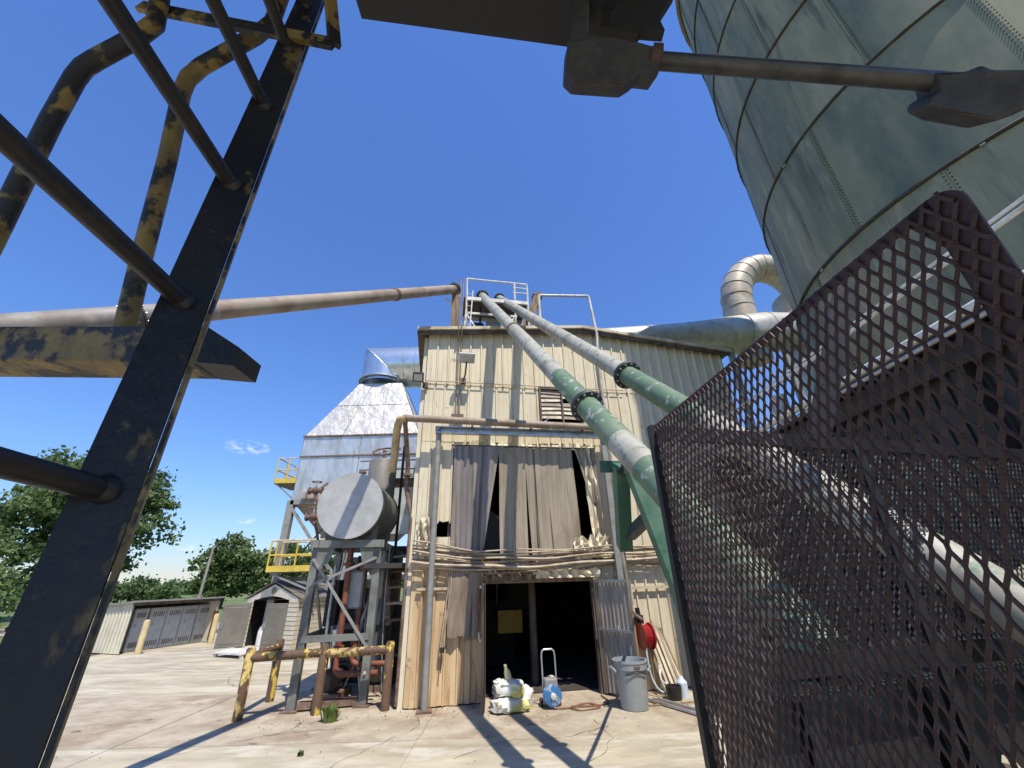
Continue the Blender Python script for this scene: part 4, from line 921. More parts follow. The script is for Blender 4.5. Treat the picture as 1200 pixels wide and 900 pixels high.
def tree(name, label, base, h, lobes, nclump, per, size, m, seed, cl=.5, tr_r=.3):
    """lobes: list of (dx,dy,z,rx,rz): crown volumes above the base; leaves gather in clumps near the lobe surfaces"""
    rg = np.random.default_rng(seed); base = Vector(base)
    t = thing(name, base, label, 'tree', 'trees beyond the yard')
    tk = MB(); top = base+UP*h*.55
    tk.tube(smooth_path([base, base+Vector((.15, .1, h*.2)), base+Vector((-.1, 0, h*.4)), top], 3), [tr_r*(1-.65*i/9) for i in range(10)], 9)
    for dx, dy, z, rx, rz in lobes:
        s = base+UP*h*rg.uniform(.25, .5); e = base+Vector((dx, dy, z))
        tk.tube(smooth_path([s, lerp(s, e, .5)+Vector((0, 0, -.3)), e], 3), [tr_r*.42*(1-.8*i/6) for i in range(7)], 6)
    tk.build('trunk', M_bark, t, smooth=True)
    b = MB(); wts = np.array([l[3]**2*l[4] for l in lobes]); wts = wts/wts.sum()
    for i in range(nclump):
        dx, dy, z, rx, rz = lobes[rg.choice(len(lobes), p=wts)]
        v = rg.normal(size=3); v /= np.linalg.norm(v); k = rg.uniform(.35, 1.05)**.6
        c = np.array(base)+np.array([dx, dy, z])+v*np.array([rx, rx, rz])*k
        leaves(b, c+rg.normal(size=(per, 3))*np.array([cl, cl, cl*.55])*rg.uniform(.4, 1.35), size, rg)
    cr = b.build('crown', m, t)
    for mm in (M_leafA, M_leafB, M_leafC):
        if mm is not m: cr.data.materials.append(mm)
    cr.data.polygons.foreach_set('material_index', np.repeat(rg.choice(3, nclump, p=(.6, .2, .2)), per).astype(np.int32)); cr.data.update()
    return t

big = Vector((-34.37, 40, -2.361)); big.z = 0
tree('broadleaf_tree', 'large broad green tree behind the dark ladder stringer', (-39.3, 38, 0), 15, [(-3, 0, 6.8, 3.6, 2.4), (1.5, 0, 9.5, 4.8, 3.0), (5.4, 0, 7.6, 3.0, 2.4), (-5, 1, 9.2, 2.8, 1.8), (3.2, -1, 4.8, 3.0, 1.8), (-1, 0, 12.2, 3.2, 1.7), (5, 0, 10.6, 2.2, 1.5), (0, 0, 3.2, 3.4, 1.4)], 430, 62, .42, M_leafA, 11, cl=.55, tr_r=.45)
tree('broadleaf_tree', 'bushy bright green tree at the far left edge of the yard', (-32.5, 26, 0), 7, [(-2, 0, 3.2, 2.4, 1.8), (1, 0, 2.2, 1.8, 1.6), (-1, 0, 4.8, 1.8, 1.1), (-4, 1, 2.6, 2.2, 2.0), (.5, 0, 1.0, 2.0, .9)], 260, 70, .30, M_leafC, 12, cl=.45, tr_r=.25)
tree('broadleaf_tree', 'rounded green tree standing behind the garden shed', (-31, 48, 0), 8, [(-1.6, 0, 3.8, 2.2, 1.9), (1.2, 0, 4.6, 2.2, 1.9), (0, 0, 6.0, 1.7, 1.2), (3.0, 0, 3.6, 1.8, 1.7), (-.4, 0, 2.2, 2.6, 1.2)], 170, 55, .36, M_leafA, 13, cl=.45, tr_r=.28)
tree('broadleaf_tree', 'darker tree half hidden by the dust collector legs', (-26.5, 50, 0), 8, [(-1.4, 0, 3.4, 1.8, 1.6), (1.4, 0, 4.4, 2.4, 1.9), (4, 0, 3.8, 2.4, 1.9), (1, 0, 2.0, 3.2, 1.2)], 150, 60, .36, M_leafB, 14, cl=.45, tr_r=.28)
tree('broadleaf_tree', 'low dark tree between the large tree and the cabinet shelter', (-56, 66, 0), 4, [(-2, 0, 1.6, 2.4, 1.1), (2, 0, 1.9, 2.2, 1.2), (5, 0, 1.4, 2.2, 1.0)], 90, 50, .5, M_leafB, 15, cl=.6)
def wood(name, p0, p1, n, h, seed):
    rg = np.random.default_rng(seed); b = MB()
    for i in range(n):
        t = rg.uniform(0, 1); c = np.array(p0)*(1-t)+np.array(p1)*t+np.array([rg.normal()*3, rg.normal()*4, 0]); hh = h*(.55+.45*math.sin(t*9+seed)**2)*rg.uniform(.75, 1.1)
        v = rg.normal(size=(90, 3)); v /= np.linalg.norm(v, axis=1)[:, None]
        leaves(b, c+np.array([0, 0, hh*.5])+v*np.array([2.6, 2.6, hh*.5])*rg.uniform(.6, 1.05, (90, 1)), 1.0, rg)
    o = b.build(name, M_leafB); o['kind'] = 'stuff'; o['label'] = 'distant dark green woodland along the horizon'; o['category'] = 'woodland'; return o
wood('distant_woodland', (-190, 110, 0), (-40, 150, 0), 190, 4.2, 21)
wood('distant_woodland', (-40, 150, 0), (140, 120, 0), 120, 4.6, 22)
M_pole = mat('pole_grey', (.33, .29, .25), (.25, .21, .17), .8, scale=2)
up1 = thing('utility_pole', (-23.6, 34, 0), 'slim grey pole rising beside the tree behind the garden shed', 'pole')
MB().tube([(-23.6, 34, 0), (-23.5, 34, 5.0)], [.11, .08], 10).build('shaft', M_pole, up1, smooth=True)
up2 = thing('utility_pole', (-44.5, 34, 0), 'utility pole with crossarm at the far left edge among trees', 'pole')
MB().tube([(-44.5, 34, 0), (-44.5, 34, 8.2)], [.16, .12], 10).build('shaft', M_pole, up2, smooth=True)
MB().bar((-46, 33.8, 7.7), (-42.8, 34.2, 7.7), .12, .14).build('crossarm', M_pole, up2)
for x in (-45.8, -44.9, -43.4): MB().tube([(x, 34, 7.75), (x, 34, 8.0)], .05, 6).build('insulator', M_white, up2)

# ================================================================ things around the doorway
M_can = mat('grey_bin_plastic', (.30, .32, .32), (.26, .28, .28), .5, scale=3, var=.05, bump=.05, bscale=60)
tcn = thing('trash_can', F(4.02, 1.05, 0), 'grey round plastic trash can beside the open right door leaf', 'trash can')
tb = F(4.02, 1.05, 0)
MB().lathe(tb, UP, [(.0, .22), (.01, .235), (.06, .24), (.55, .275), (.60, .285), (.60, .30), (.70, .305), (.70, .315), (.735, .315), (.735, .285), (.6, .265), (.1, .225), (.09, .05)], 36, cap=False).build('bin_body', M_can, tcn, smooth=True)
MB().lathe(tb, UP, [(.09, .226), (.085, .0)], 30, cap=False).build('bin_floor', M_can, tcn)
for s in (-1, 1):
    d = (FU*s); b = MB(); b.tube([tb+d*.30+FN*.08+UP*.55, tb+d*.36+FN*.07+UP*.62, tb+d*.36-FN*.07+UP*.62, tb+d*.30-FN*.08+UP*.55], .022, 8); b.build('handle', M_can, tcn, smooth=True)
a = []
for k in range(9):
    an = -math.pi/2+(k-4)*.18; dd = FN*math.cos(an+math.pi/2)+FU*math.sin(an+math.pi/2); a.append(tb+dd*.302+UP*(.56+.02*math.cos((k-4)*.9)))
MB().tube(a, .012, 6).build('front_groove', M_black, tcn)
MB().box(tb+FN*.309+UP*.655, (.12, .008, .03), FAX).build('maker_plate', M_trim, tcn)
MB().box(tb+FN*.309+UP*.615, (.05, .008, .025), FAX).build('maker_plate', M_trim, tcn)

# hose reel cart
rc = thing('hose_cart', F(2.62, .55, 0), 'chrome handled cart with a blue reel standing in the doorway', 'cart')
cb0 = F(2.62, .55, 0)
MB().tube([cb0+FU*-.13+UP*.05, cb0+FU*-.13-FN*.05+UP*.78]+[cb0+FU*x-FN*.06+UP*z for x, z in ((-.12, .85), (-.08, .885), (.08, .885), (.12, .85))]+[cb0+FU*.13-FN*.05+UP*.78, cb0+FU*.13+UP*.05], .016, 8).build('handle', M_galv, rc, smooth=True)
M_blue = mat('blue_reel', (.05, .16, .36), (.30, .38, .46), .4, scale=6, lo=.55, hi=.6)
dk = MB().lathe(cb0+FN*.06+UP*.20, FN, [(0, .06), (.0, .165), (.03, .17), (.06, .13), (.10, .13), (.13, .165), (.14, .12), (.15, .03)], 24).build('reel', M_blue, rc, smooth=True)
MB().lathe(cb0+FN*.2+UP*.2, FN, [(0, .05), (.03, .05), (.04, .02)], 12).build('reel_hub', M_white, dk, smooth=True)
MB().box(cb0+UP*.36, (.24, .2, .16), FAX).build('motor_box', M_greysteel, rc, bevel=.02)
for s in (-1, 1): MB().lathe(cb0+FU*.15*s-FN*.05+UP*.07, FU*s, [(0, .07), (.04, .07)], 16).build('wheel', M_black, rc, smooth=True)
hz_ = MB().tube(smooth_path([cb0+FN*.2+UP*.03, F(2.9, .75, .015), F(3.3, .55, .015), F(3.45, .85, .015), F(3.05, .95, .015), F(2.95, .75, .03), F(3.35, .75, .015), F(3.7, .62, .015), F(3.75, .1, .015)], 5), .014, 6).build('hose', mat('brown_hose', (.22, .10, .06), rough=.5), smooth=True); tag(hz_, 'thin brown hose lying in loops on the doorway floor', 'hose')
fan = MB().lathe(F(2.72, .25, 0), UP, [(0, .12), (.3, .12), (.38, .1), (.42, .04)], 14).build('jug', M_vinyl, smooth=True); tag(fan, 'tan jug standing behind the chrome handled cart', 'jug')

# crumpled sacks
M_sack = mat('white_sack', (.72, .72, .68), (.62, .60, .52), .5, scale=5, bump=.6, bscale=7, var=.06, bdist=.04)
M_sacky = mat('yellow_printed_sack', (.74, .72, .62), (.66, .60, .16), .5, scale=3.4, lo=.55, hi=.6, bump=.6, bscale=7, bdist=.04)
def sack(p, sx_, sy_, sz_, rz, m, seed, lab):
    rd = random.Random(seed); n, k = 22, 12; rows = []; p = Vector(p)
    for i in range(k+1):
        th = math.pi*i/k; row = []
        for j in range(n+1):
            ph = 2*math.pi*(j % n)/n; q = random.Random(seed*977+i*53+(j % n)).uniform(.84, 1.16) if 0 < i < k else 1
            ex = lambda c: math.copysign(abs(c)**.6, c)
            v = Vector((sx_*ex(math.cos(ph))*math.sin(th)**.7, sy_*ex(math.sin(ph))*math.sin(th)**.7, max(-sz_*.98, sz_*ex(-math.cos(th)))))*q
            v.z = max(v.z, -sz_*.97)
            row.append(p+Vector((v.x*math.cos(rz)-v.y*math.sin(rz), v.x*math.sin(rz)+v.y*math.cos(rz), v.z+sz_)))
        rows.append(row)
    return tag(MB().grid(rows).build('sack', m, smooth=True), lab, 'sack', 'sacks by the doorway')
sack(F(1.85, .62, .0), .34, .22, .11, .3, M_sacky, 3, 'crumpled white and yellow sack at the bottom of the doorway pile')
sack(F(2.08, .50, .0), .20, .18, .17, .9, M_sack, 4, 'crumpled white sack at the right side of the doorway pile')
sack(F(1.86, .58, .21), .26, .20, .12, -.2, M_sacky, 5, 'yellow printed sack on top of the doorway pile')
sack(F(1.72, .50, .18), .15, .14, .14, .5, M_sack, 6, 'small white sack leaning on the left of the doorway pile')
bt = MB().lathe(F(1.86, .52, .42), (FN*.1+FU*-.3+UP), [(0, .06), (.16, .06), (.22, .03), (.28, .03)], 12).build('bottle', mat('pale_yellow_plastic', (.7, .65, .35), rough=.4), smooth=True); tag(bt, 'pale yellow jug lying on top of the sack pile', 'jug')

# red hose reel on the wall, boards and hoses right of the door
M_red = mat('red_paint', (.40, .02, .02), (.28, .02, .02), .4, scale=5)
hr = thing('hose_reel', F(4.78, .25, 1.0), 'red hose reel mounted on the wall right of the open door', 'hose reel')
rcn = F(4.80, .22, .98)
for s in (-.11, .09): MB().lathe(rcn+FU*s, FU, [(0, .05), (0, .24), (.015, .25), (.03, .24), (.03, .05)], 28).build('reel_disc', M_red, hr, smooth=True)
MB().lathe(rcn-FU*.09, FU, [(0, .17), (.18, .17)], 20).build('hose_coil', M_red, hr, smooth=True)
for k in range(4): MB().tube(arc(rcn-FU*(.08-.045*k), .19, 0, 2*math.pi, FN, UP, 22), .022, 6, cap=False).build('hose_turn', M_red, hr, smooth=True)
MB().box(F(4.74, .12, 1.28), (.16, .14, .16), FAX).build('bracket', M_black, hr)
MB().tube([F(4.72, .2, 1.3), F(4.70, .2, 1.5)], .05, 8).build('swivel', M_black, hr)
bd = thing('scrap_boards', F(5.1, .5, 0), 'bundle of weathered boards and poles leaning on the wall below red reel', 'boards')
for i in range(9):
    x0 = 4.85+.045*i+random.uniform(-.02, .02); h_ = 1.28-random.uniform(0, .22)
    MB().bar(F(x0+.12+.01*i, .48+random.uniform(-.05, .05), .02), F(x0-.02, .12, h_), .05, .02, FN).build('board', (M_wood, M_cream, M_brownpipe, M_side)[i % 4], bd)
wh = MB().tube(smooth_path([F(4.74, .3, .95), F(4.70, .38, .6), F(4.72, .42, .3), F(4.80, .5, .12), F(5.0, .55, .03), F(5.2, .5, .05), F(5.1, .42, .2)], 5), .018, 7).build('hose', mat('pale_blue_hose', (.45, .52, .58), rough=.4), smooth=True); tag(wh, 'pale blue hose hanging from the red reel to the ground', 'hose')
for k in range(2):
    o = MB().tube(smooth_path([F(4.9+.05*k, .42, .5), F(4.86, .5, .3), F(4.95, .55, .1+.1*k), F(5.15, .6, .06)], 5), .014, 6).build('cable', M_white, smooth=True); tag(o, ('lower loose white cable looped beneath the red hose reel', 'upper loose white cable looped beneath the red hose reel')[k], 'cable', 'loose white cables')
jg = MB().lathe(F(5.22, .62, 0), UP, [(0, .10), (.24, .10), (.3, .05), (.34, .03)], 14).build('jug', mat('pale_blue_plastic', (.55, .62, .72), rough=.35), smooth=True); tag(jg, 'pale blue plastic jug at the foot of the leaning boards', 'jug')
bk = MB().lathe(F(4.98, .72, 0), UP, [(0, .12), (.02, .13), (.22, .15), (.22, .13), (.03, .11)], 16, cap=False).build('bucket', M_black, smooth=True); tag(bk, 'black bucket below the red hose reel', 'bucket')
# hinged grey panel standing in the shade at the wall
gp_ = MB().box(F(6.35, .12, .95), (.8, .06, 1.7), FAX).build('panel', mat('blue_grey_panel', (.28, .32, .36), (.22, .25, .28), .55, scale=2), bevel=.01); tag(gp_, 'blue-grey steel panel against the shaded wall near the mesh guard', 'panel')
# lengths of pipe lying on the ground
for k in range(3):
    o = MB().tube([F(4.45+.09*k, .72+.0*k, .035), F(5.35+.1*k, 3.3, .035)], .028, 8).build('ground_pipe', (M_galv, M_rustpipe, M_galv)[k], smooth=True)
    tag(o, ('left one of three lengths of pipe lying towards the mesh guard', 'rusty middle length of pipe lying between two grey ones', 'right one of three lengths of pipe lying towards the mesh guard')[k], 'pipe', 'pipes on the ground')
thr = MB().box(F(4.8, 1.0, .012), (1.9, .06, .02), FAX).build('threshold_strip', M_wood); tag(thr, 'thin timber strip on the ground right of the trash can', 'strip')

# dark equipment rack behind the tank frame
rk = thing('equipment_rack', (-3.6, 11.7, 0), 'dark rack of ducts and boxes in the shade behind the tank frame', 'rack')
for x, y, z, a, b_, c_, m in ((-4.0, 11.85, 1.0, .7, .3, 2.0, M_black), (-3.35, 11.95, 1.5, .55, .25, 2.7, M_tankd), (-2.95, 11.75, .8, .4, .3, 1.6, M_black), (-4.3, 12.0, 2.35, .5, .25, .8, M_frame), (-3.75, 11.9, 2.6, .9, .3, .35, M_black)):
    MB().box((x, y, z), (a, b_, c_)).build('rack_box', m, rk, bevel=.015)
for k in range(6):
    x = -4.35+.3*k; MB().bar((x, 11.6, 0), (x+.05, 11.6, 2.9), .05, .05).build('rack_post', (M_frame, M_rustpipe, M_black)[k % 3], rk)
for z in (.5, 1.3, 2.1): MB().bar((-4.4, 11.58, z), (-2.8, 11.58, z+.05), .05, .05).build('rack_rail', (M_rustpipe, M_frame, M_black)[int(z*2) % 3], rk)
MB().tube([(-4.2, 11.4, .35), (-3.0, 11.3, .4)], .09, 12).build('duct', M_rustpipe, rk, smooth=True)
MB().tube([(-3.9, 11.3, 2.5), (-3.2, 11.2, 2.2), (-3.1, 11.2, 1.2)], .07, 12).build('duct', M_cond, rk, smooth=True)

# cracks and loose debris on the yard
M_crack = mat('crack_dirt', (.17, .125, .085), (.12, .09, .06), 1.0, scale=5)
def crack(pts, w_):
    pts = smooth_path([Vector((x, y, .0085)) for x, y in pts], 7); L = []; Rr = []
    for i, p in enumerate(pts):
        d = (pts[min(i+1, len(pts)-1)]-pts[max(i-1, 0)]).normalized(); n_ = Vector((-d.y, d.x, 0)); k = w_*random.uniform(.15, .9)
        off = n_*random.uniform(-.04, .04); L.append(p+off+n_*k); Rr.append(p+off-n_*k)
    MB().grid([L, Rr]).build('crack', M_crack, yard)
crack([(-5.2, 7.2), (-4.2, 8.0), (-3.6, 8.3), (-2.9, 8.35)], .010); crack([(-3.9, 8.15), (-3.7, 8.6), (-3.9, 8.9)], .012)
crack([(-2.6, 6.6), (-2.1, 7.6), (-1.7, 8.4), (-1.9, 9.1)], .007); crack([(-9.5, 8.0), (-7.8, 8.8), (-6.4, 9.0)], .009)
crack([(-6.5, 11.5), (-7.4, 12.5), (-7.6, 14)], .010); crack([(-.9, 7.0), (-.2, 7.6), (.6, 7.7), (1.4, 8.2)], .007); crack([(.9, 6.8), (1.3, 7.6), (1.2, 8.5)], .006)
deb = MB(); rdd = random.Random(3)
for i in range(420):
    if i < 230: u_, v_ = rdd.uniform(-2.4, 1.4), abs(rdd.gauss(0, .35))+.06
    elif i < 320: u_, v_ = rdd.uniform(1.4, 6), rdd.uniform(.1, 1.3)
    else: u_, v_ = rdd.uniform(-5, 4), rdd.uniform(.3, 3.0)
    p = F(u_, v_, .006); s_ = rdd.uniform(.003, .010); a_ = rdd.uniform(0, 3); ax = Vector((math.cos(a_), math.sin(a_), 0))
    deb.box(p+UP*s_*.3, (s_*rdd.uniform(.8, 3), s_, s_*.7), (ax, UP.cross(ax), UP))
o = deb.build('debris', M_wood); o['kind'] = 'stuff'; o['label'] = 'scattered wood chips and grit along the wall foot'; o['category'] = 'debris'

# ================================================================ yard machine around the camera
# ---- ladder with handrails (left foreground)
M_lad = mat('worn_black_yellow_steel', (.012, .012, .014), (.018, .016, .016), .5, scale=6, c3=(.17, .115, .04), lo3=.60, hi3=.66, scale3=11, bump=.2, bscale=70, stretch=(1, 1, .5), c4=(.075, .04, .022), lo4=.60, hi4=.66, scale4=16, st4=(1, 1, .7))
M_lady = mat('worn_yellow_steel', (.25, .17, .045), (.16, .11, .04), .55, scale=8, c3=(.018, .016, .015), lo3=.46, hi3=.52, scale3=13, c4=(.09, .05, .026), lo4=.62, hi4=.66, scale4=24, bump=.2, bscale=60, stretch=(1, 1, .8))
M_rung = mat('worn_dark_tube', (.014, .013, .013), (.034, .024, .017), .5, scale=9, c3=(.10, .06, .03), lo3=.66, hi3=.72, scale3=22, bump=.1, bscale=80)
lad = thing('access_ladder', (-.45, .35, 0), 'black and worn yellow steel ladder with bent handrails at the left', 'ladder')
lp = Vector((-0.446, 0.452, 2.247)); ld_ = Vector((-.071, .097, .993)).normalized()
rgd = Vector((-.039, .997, -.03)).normalized()
face = (Vector((-0.446, 0.452, 2.247))-Vector((-0.382, 0.462, 2.224)))
for s, nm in ((0, 'stringer'), (1, 'stringer')):
    o_ = lp-rgd*.42*s; side = Vector((.78, .55, 0)).normalized() if s == 0 else Vector((1, 0, 0))
    b = MB(); a0, a1 = o_-ld_*2.3, o_+ld_*2.1; b.bar(a0, a1, .012, .054, side)
    b.build(nm, M_lad, lad)
    q = side*.028+rgd*.006; b = MB(); b.bar(a0+q, a1+q, .02, .005, side); b.build('stringer_lip', M_lady, lad)
for i in range(-6, 7):
    c = lp+ld_*.272*i; MB().tube([c, c-rgd*.42], .0122, 14).build('rung', M_rung, lad, smooth=True)
    MB().lathe(c-rgd*.004, -rgd, [(0, .017), (.004, .0165), (.010, .0122)], 14).build('weld', M_rung, lad, smooth=True)
bm = MB(); p0, p1 = Vector((-1.354, 0.734, 2.611)), Vector((-0.579, 0.692, 2.559))
bm.bar(p0, p1, .075, .078).build('cross_beam', M_lady, lad, bevel=.004)
MB().poly_ext([p1+Vector((0, -.038, .039)), p1+Vector((.062, -.02, -.0)), p1+Vector((.060, -.02, -.039)), p1+Vector((0, -.038, -.039))], (0, .075, 0)).build('beam_end', M_lad, lad)
for pts in ([(-0.815, 0.734, 2.611), (-0.823, 0.707, 2.807), (-0.823, 0.664, 3.088), (-0.83, 0.629, 3.303), (-0.825, 0.623, 3.351), (-0.796, 0.616, 3.39), (-0.671, 0.602, 3.502), (-0.639, 0.599, 3.555), (-0.636, 0.591, 3.713)], [(-1.092, 0.662, 2.623), (-1.061, 0.623, 2.846), (-1.025, 0.576, 3.109), (-1, 0.553, 3.229), (-0.989, 0.548, 3.263), (-0.966, 0.544, 3.285), (-0.889, 0.536, 3.36), (-0.86, 0.533, 3.414), (-0.874, 0.516, 3.543)]):
    MB().tube(pts, .0195, 14).build('handrail', M_lady, lad, smooth=True)
MB().lathe((-0.815, 0.734, 2.611), (0, 0, 1), [(-.01, .03), (.012, .03), (.02, .02)], 12).build('weld', M_lady, lad)
b = MB(); b.bar((-0.947, 0.544, 3.53), (-0.417, 0.559, 3.357), .012, .036); b.bar((-0.417, 0.559, 3.357), (-0.451, 0.523, 3.574), .012, .03); b.build('tie_bar', M_lady, lad)

# ---- overhead frame and push rod
M_ovh = mat('grimy_black_steel', (.009, .009, .009), (.014, .012, .011), .6, scale=8, bump=.15, bscale=40)
M_cast = mat('grimy_cast_iron', (.046, .041, .037), (.027, .025, .023), .65, scale=10, c3=(.085, .06, .045), lo3=.6, hi3=.75, scale3=14, bump=.5, bscale=55, bdist=.01)
M_rod = mat('greasy_rod', (.085, .083, .079), (.05, .046, .042), .42, metal=.4, scale=9, bump=.1, bscale=50)
ov = thing('overhead_frame', (0, -.4, 3.3), 'black overhead machine beam crossing the top of the view', 'machine frame')
q0, q1 = Vector((-0.426, 0.653, 3.697)), Vector((0.257, 0.63, 3.441))
dv = (q1-q0).normalized(); bk_ = Vector((dv.y, -dv.x, 0)).normalized()
MB().box8([q0, q1, q1+bk_*.3, q0+bk_*.3, q0+UP*.4, q1+UP*.4, q1+bk_*.3+UP*.4, q0+bk_*.3+UP*.4]).build('beam', M_ovh, ov)
MB().bar(q0-dv*.012-UP*.012+bk_*.15, q0-dv*.012+UP*.4+bk_*.15, .03, .34, dv).build('end_lip', M_ovh, ov, bevel=.004)
MB().poly_ext([(0.371, 0.549, 3.801), (0.277, 0.644, 3.601), (0.394, 0.656, 3.575), (0.407, 0.648, 3.591), (0.474, 0.651, 3.584), (0.457, 0.635, 3.619), (0.509, 0.602, 3.689)], (0, .03, 0)).build('toothed_plate', M_ovh, ov)
MB().box((-.02, -1.15, 4.0), (3.3, 3.3, .06)).build('added_shade_deck', M_ovh, ov)  # unseen deck added above the camera to shade ladder and mesh
for x in (-1.2, 0, 1.2): MB().bar((x, -2.7, 3.93), (x, .45, 3.93), .06, .12).build('added_shade_joist', M_ovh, ov)
for x, y in ((-1.5, -2.6), (1.5, -2.6)): MB().bar((x, y, 0), (x, y, 3.95), .12, .12).build('leg', M_ovh, ov)  # legs under the added shade deck, out of view
lk = thing('push_rod', (0.27, 0.572, 3.283), 'grimy push rod with cast clevis and end joint spanning in front of the silo', 'push rod')
b = MB(); b.poly_ext([(0.156, 0.54, 3.303), (0.15, 0.572, 3.237), (0.17, 0.58, 3.218), (0.289, 0.579, 3.197), (0.314, 0.573, 3.211), (0.322, 0.569, 3.218), (0.362, 0.566, 3.202), (0.368, 0.537, 3.264), (0.32, 0.54, 3.28), (0.254, 0.533, 3.296), (0.206, 0.534, 3.317)], (.0, .06, .045)); b.build('clevis_block', M_cast, lk, bevel=.005)
b = MB(); b.poly_ext([(0.167, 0.547, 3.301), (0.206, 0.547, 3.3), (0.229, 0.507, 3.538), (0.19, 0.507, 3.539)], (0, .05, .01)); b.build('clevis_arm', M_cast, lk, bevel=.006)
MB().lathe((0.252, 0.549, 3.52), (0, 1, .2), [(0, .055), (.03, .055), (.04, .04)], 22).build('pivot_pin', M_ovh, lk, smooth=True)
MB().tube([(0.366, 0.569, 3.267), (0.974, 0.545, 3.106)], .0195, 16).build('rod', M_rod, lk, smooth=True)
MB().lathe((0.354, 0.568, 3.267), Vector((0.974, 0.545, 3.106))-Vector((0.366, 0.569, 3.267)), [(0, .034), (.022, .034), (.025, .024)], 16).build('rod_collar', mat('red_grease', (.075, .03, .022), rough=.6), lk, smooth=True)
b = MB(); b.poly_ext([(0.927, 0.522, 3.107), (0.938, 0.523, 3.106), (0.992, 0.516, 3.097), (1.014, 0.511, 3.108), (1.027, 0.51, 3.087), (1.106, 0.498, 3.064), (1.105, 0.526, 3.004), (1.055, 0.544, 2.99), (1.028, 0.556, 2.988), (0.947, 0.56, 3.027), (0.911, 0.552, 3.044), (0.915, 0.544, 3.061), (0.937, 0.54, 3.07)], (.01, .05, .05)); b.build('end_joint', M_cast, lk, bevel=.007)

# ---- expanded-metal guard (right foreground)
M_mesh = mat('maroon_brown_mesh_paint', (.055, .024, .018), (.066, .037, .028), .6, scale=9, lo=.48, hi=.68, var=.3, c3=(.11, .055, .03), lo3=.64, hi3=.7, scale3=28, bump=.1, bscale=60)
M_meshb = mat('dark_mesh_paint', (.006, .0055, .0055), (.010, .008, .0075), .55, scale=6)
gd = thing('mesh_guard', (.8, 1.2, 1.0), 'maroon-brown expanded metal guard cage filling the right foreground', 'guard')
GN = Vector((0.896, 0.583, 2.86)); GF = Vector((0.74, 2.077, 2.855)); GN.z = GF.z = (GN.z+GF.z)/2
gd_d = (GF-GN); gL = Vector((gd_d.x, gd_d.y, 0)).length; gd_d = Vector((gd_d.x, gd_d.y, 0)).normalized(); g_n = Vector((-gd_d.y, gd_d.x, 0))
ZT, ZB = GN.z, .62
def expanded(org, d, n_, L, z0, z1, px, pz, w_, th, mt, name, corner=None, skip=None):
    """expanded metal: diamond strands, each a slanted bar with its own twist"""
    V = []; Fc = []; jr = random.Random(5)
    def seg(a, b_):
        a3 = org+d*a[0]+UP*a[1]; b3 = org+d*b_[0]+UP*b_[1]; y = (b3-a3); y.normalize(); x = y.cross(n_).normalized()
        tw = (.45 if (b_[0]-a[0]) > 0 else -.45)+jr.uniform(-.2, .2)
        xx = x*math.cos(tw)+n_*math.sin(tw); nn = n_*math.cos(tw)-x*math.sin(tw)
        e = y*w_*.35; o = len(V)
        for p in (a3-e, b3+e):
            for s, t in ((-1, -1), (1, -1), (1, 1), (-1, 1)): V.append(p+xx*s*w_/2+nn*t*th/2)
        Fc.extend([(o, o+1, o+5, o+4), (o+1, o+2, o+6, o+5), (o+2, o+3, o+7, o+6), (o+3, o, o+4, o+7)])
    nx, nz = int(L/px)+1, int((z1-z0)/pz)+1
    for i in range(nx):
        for j in range(nz):
            x, z = i*px, z1-j*pz; c = (x, z); bnd = pz*.13*jr.uniform(.8, 1.25)
            for sx_ in (-1, 1):
                m_ = (x+sx_*px/2, z-pz/2+bnd/2); m2 = (x+sx_*px/2, z-pz/2-bnd/2)
                if not (0 <= m_[0] <= L) or z-pz < z0-.01: continue
                if corner and (corner(*c) or corner(*m_)): continue
                seg((x, z-bnd/2), m_); seg(m2, (x, z-pz+bnd/2))
                if sx_ > 0: seg((m_[0], m_[1]+.002), (m2[0]+.0001, m2[1]-.002)); seg((x, z+bnd/2), (x+.0001, z-bnd/2))
    b = MB(); b.v = [tuple(v) for v in V]; b.f = Fc
    return b.build(name, mt, gd, kind='stuff')
CR = .055
def corner_out(x, z):
    if x < CR and z > ZT-CR: return (x-CR)**2+(z-ZT+CR)**2 > CR*CR
    return False
g0 = Vector((GN.x, GN.y, 0))
expanded(g0, gd_d, g_n, gL, ZB, ZT-.012, .033, .078, .0080, .0045, M_mesh, 'mesh_sheet', corner_out)
# flat edge strip with a rounded upper corner, mesh welded on it
arcn = [(CR-CR*math.cos(t), ZT-CR+CR*math.sin(t)) for t in [math.pi/2*i/8 for i in range(9)]]
out = [(0, ZB)]+arcn+[(CR+.05, ZT)]; inn = [(.068, ZB), (.070, ZT-.12), (.085, ZT-.08), (CR+.05, ZT-.032)]
pt = lambda a, z, k=0: g0+gd_d*a-g_n*k+UP*z
wd_side = g_n if g_n.x > 0 else -g_n
MB().poly_ext([pt(a, z) + wd_side*.006 for a, z in out+inn[::-1]], wd_side*.006).build('edge_strip', M_mesh, gd)
MB().bar(pt(CR, ZT-.012)+wd_side*.010, pt(gL, ZT-.012)+wd_side*.010, .008, .026).build('top_strip', M_mesh, gd)
MB().bar(pt(gL, ZB)+wd_side*.014, pt(gL, ZT+.004)+wd_side*.014, .03, .03, gd_d).build('corner_post', M_meshb, gd)
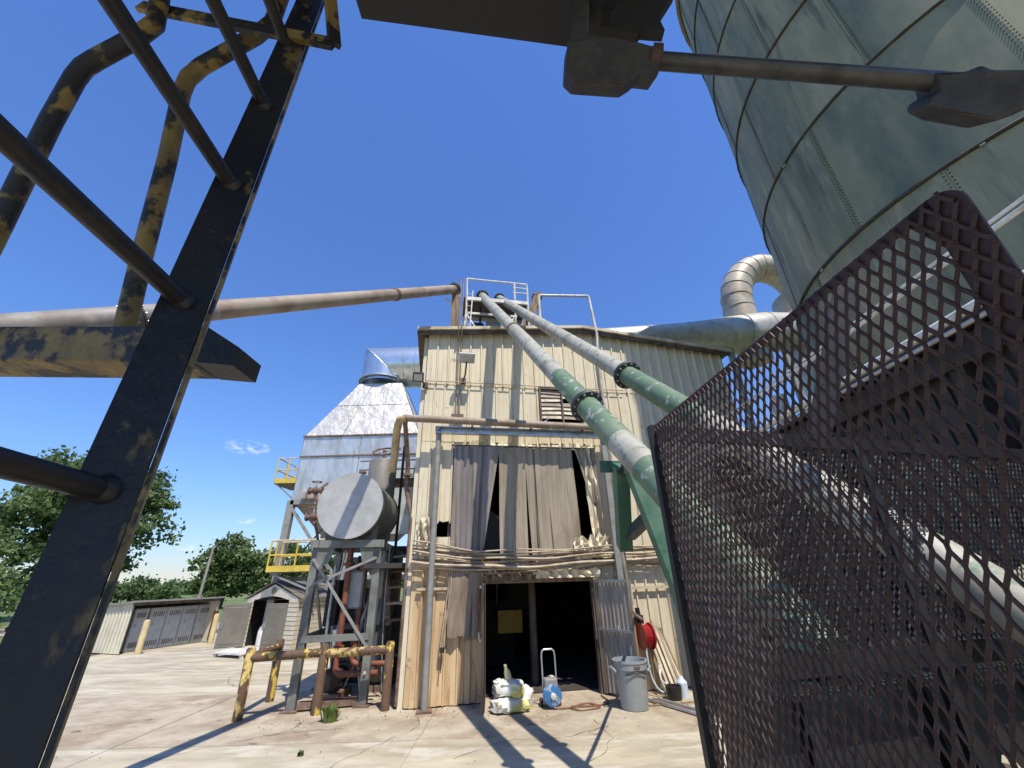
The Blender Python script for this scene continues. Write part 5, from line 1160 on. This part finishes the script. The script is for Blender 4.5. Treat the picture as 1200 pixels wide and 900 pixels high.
# end panel, seen through the side sheet
e0 = Vector((GF.x, GF.y, 0)); ed_ = Vector((.967, .254, 0)).normalized(); en = Vector((-ed_.y, ed_.x, 0))
eL = 3.0; z_lo = ZT-1.09
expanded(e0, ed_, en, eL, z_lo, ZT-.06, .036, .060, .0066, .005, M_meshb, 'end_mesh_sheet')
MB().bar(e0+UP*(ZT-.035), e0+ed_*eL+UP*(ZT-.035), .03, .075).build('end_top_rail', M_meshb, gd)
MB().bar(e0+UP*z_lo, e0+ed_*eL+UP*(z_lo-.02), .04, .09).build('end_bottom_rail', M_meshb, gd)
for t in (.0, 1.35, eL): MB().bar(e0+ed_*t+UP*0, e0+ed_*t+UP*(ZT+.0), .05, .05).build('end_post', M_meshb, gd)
MB().bar((2.032, 2.667, 2.94), (2.445, 2.451, 3.986), .15, .13).build('stay', M_ovh, gd)

# ---- glimpses of the yard machine behind the guard
ym = thing('yard_machine', (3.2, 2.4, 0), 'dark machine frame and drum half seen behind the mesh guard', 'machine')
hd_ = MB(); hb0 = e0+ed_*.30+en*.14
hd_.box8([hb0, hb0+ed_*4.2, hb0+ed_*4.2+en*1.1, hb0+ed_*.3+en*.6, hb0+UP*1.62, hb0+ed_*4.2+UP*1.72, hb0+ed_*4.2+en*1.1+UP*1.72, hb0+ed_*.3+en*.6+UP*1.62])
hd_.build('hopper_side', mat('grimy_hopper_grey', (.018, .017, .015), (.012, .011, .010), .6, scale=3, c3=(.03, .06, .05), lo3=.58, hi3=.66, scale3=3), ym, bevel=.02)
for k in range(5): MB().bar(hb0-en*.03+ed_*(.3+.75*k), hb0-en*.03+ed_*(.3+.75*k)+UP*1.6, .06, .05).build('stiffener', M_ovh, ym)
MB().lathe(e0+ed_*.9-en*.02+UP*.9, -en, [(0, .36), (.03, .40), (.12, .40), (.16, .30)], 28).build('drum', M_grnd, ym, smooth=True)
MB().bar((2.6, 3.8, 0), (2.6, 3.8, 2.6), .12, .12).build('frame_member', M_ovh, ym)
MB().bar((3.4, 3.5, 1.9), (4.6, 3.3, 2.5), .05, .05).build('frame_member', M_cream, ym)
MB().bar(e0+ed_*1.15-en*.25+UP*1.45, e0+ed_*1.5-en*.2+UP*1.05, .03, .03).build('lever', M_cream, ym)
MB().bar(e0+ed_*1.1-en*.2+UP*1.28, e0+ed_*1.75-en*.2+UP*1.2, .025, .025).build('lever', M_cream, ym)
for k, (x, y, z) in enumerate(((2.9, 1.7, 1.0), (2.5, 1.9, .9))): MB().lathe((x, y, z), (.2, -1, .1), [(0, .07), (.06, .08), (.1, .05)], 14).build('fitting', mat('dull_blue_paint', (.10, .14, .22), rough=.5), ym, smooth=True)

# objects measured in the tank group stand a little further back
for o in (fr, tk, vt, cw, br, b1, cb): o.location.y += .24
for o in list(bpy.data.objects):
    if o.parent is None and o.name.split('.')[0] in ('riser_pipe', 'pump', 'hanging_line', 'short_pipe'): o.location.y += .24
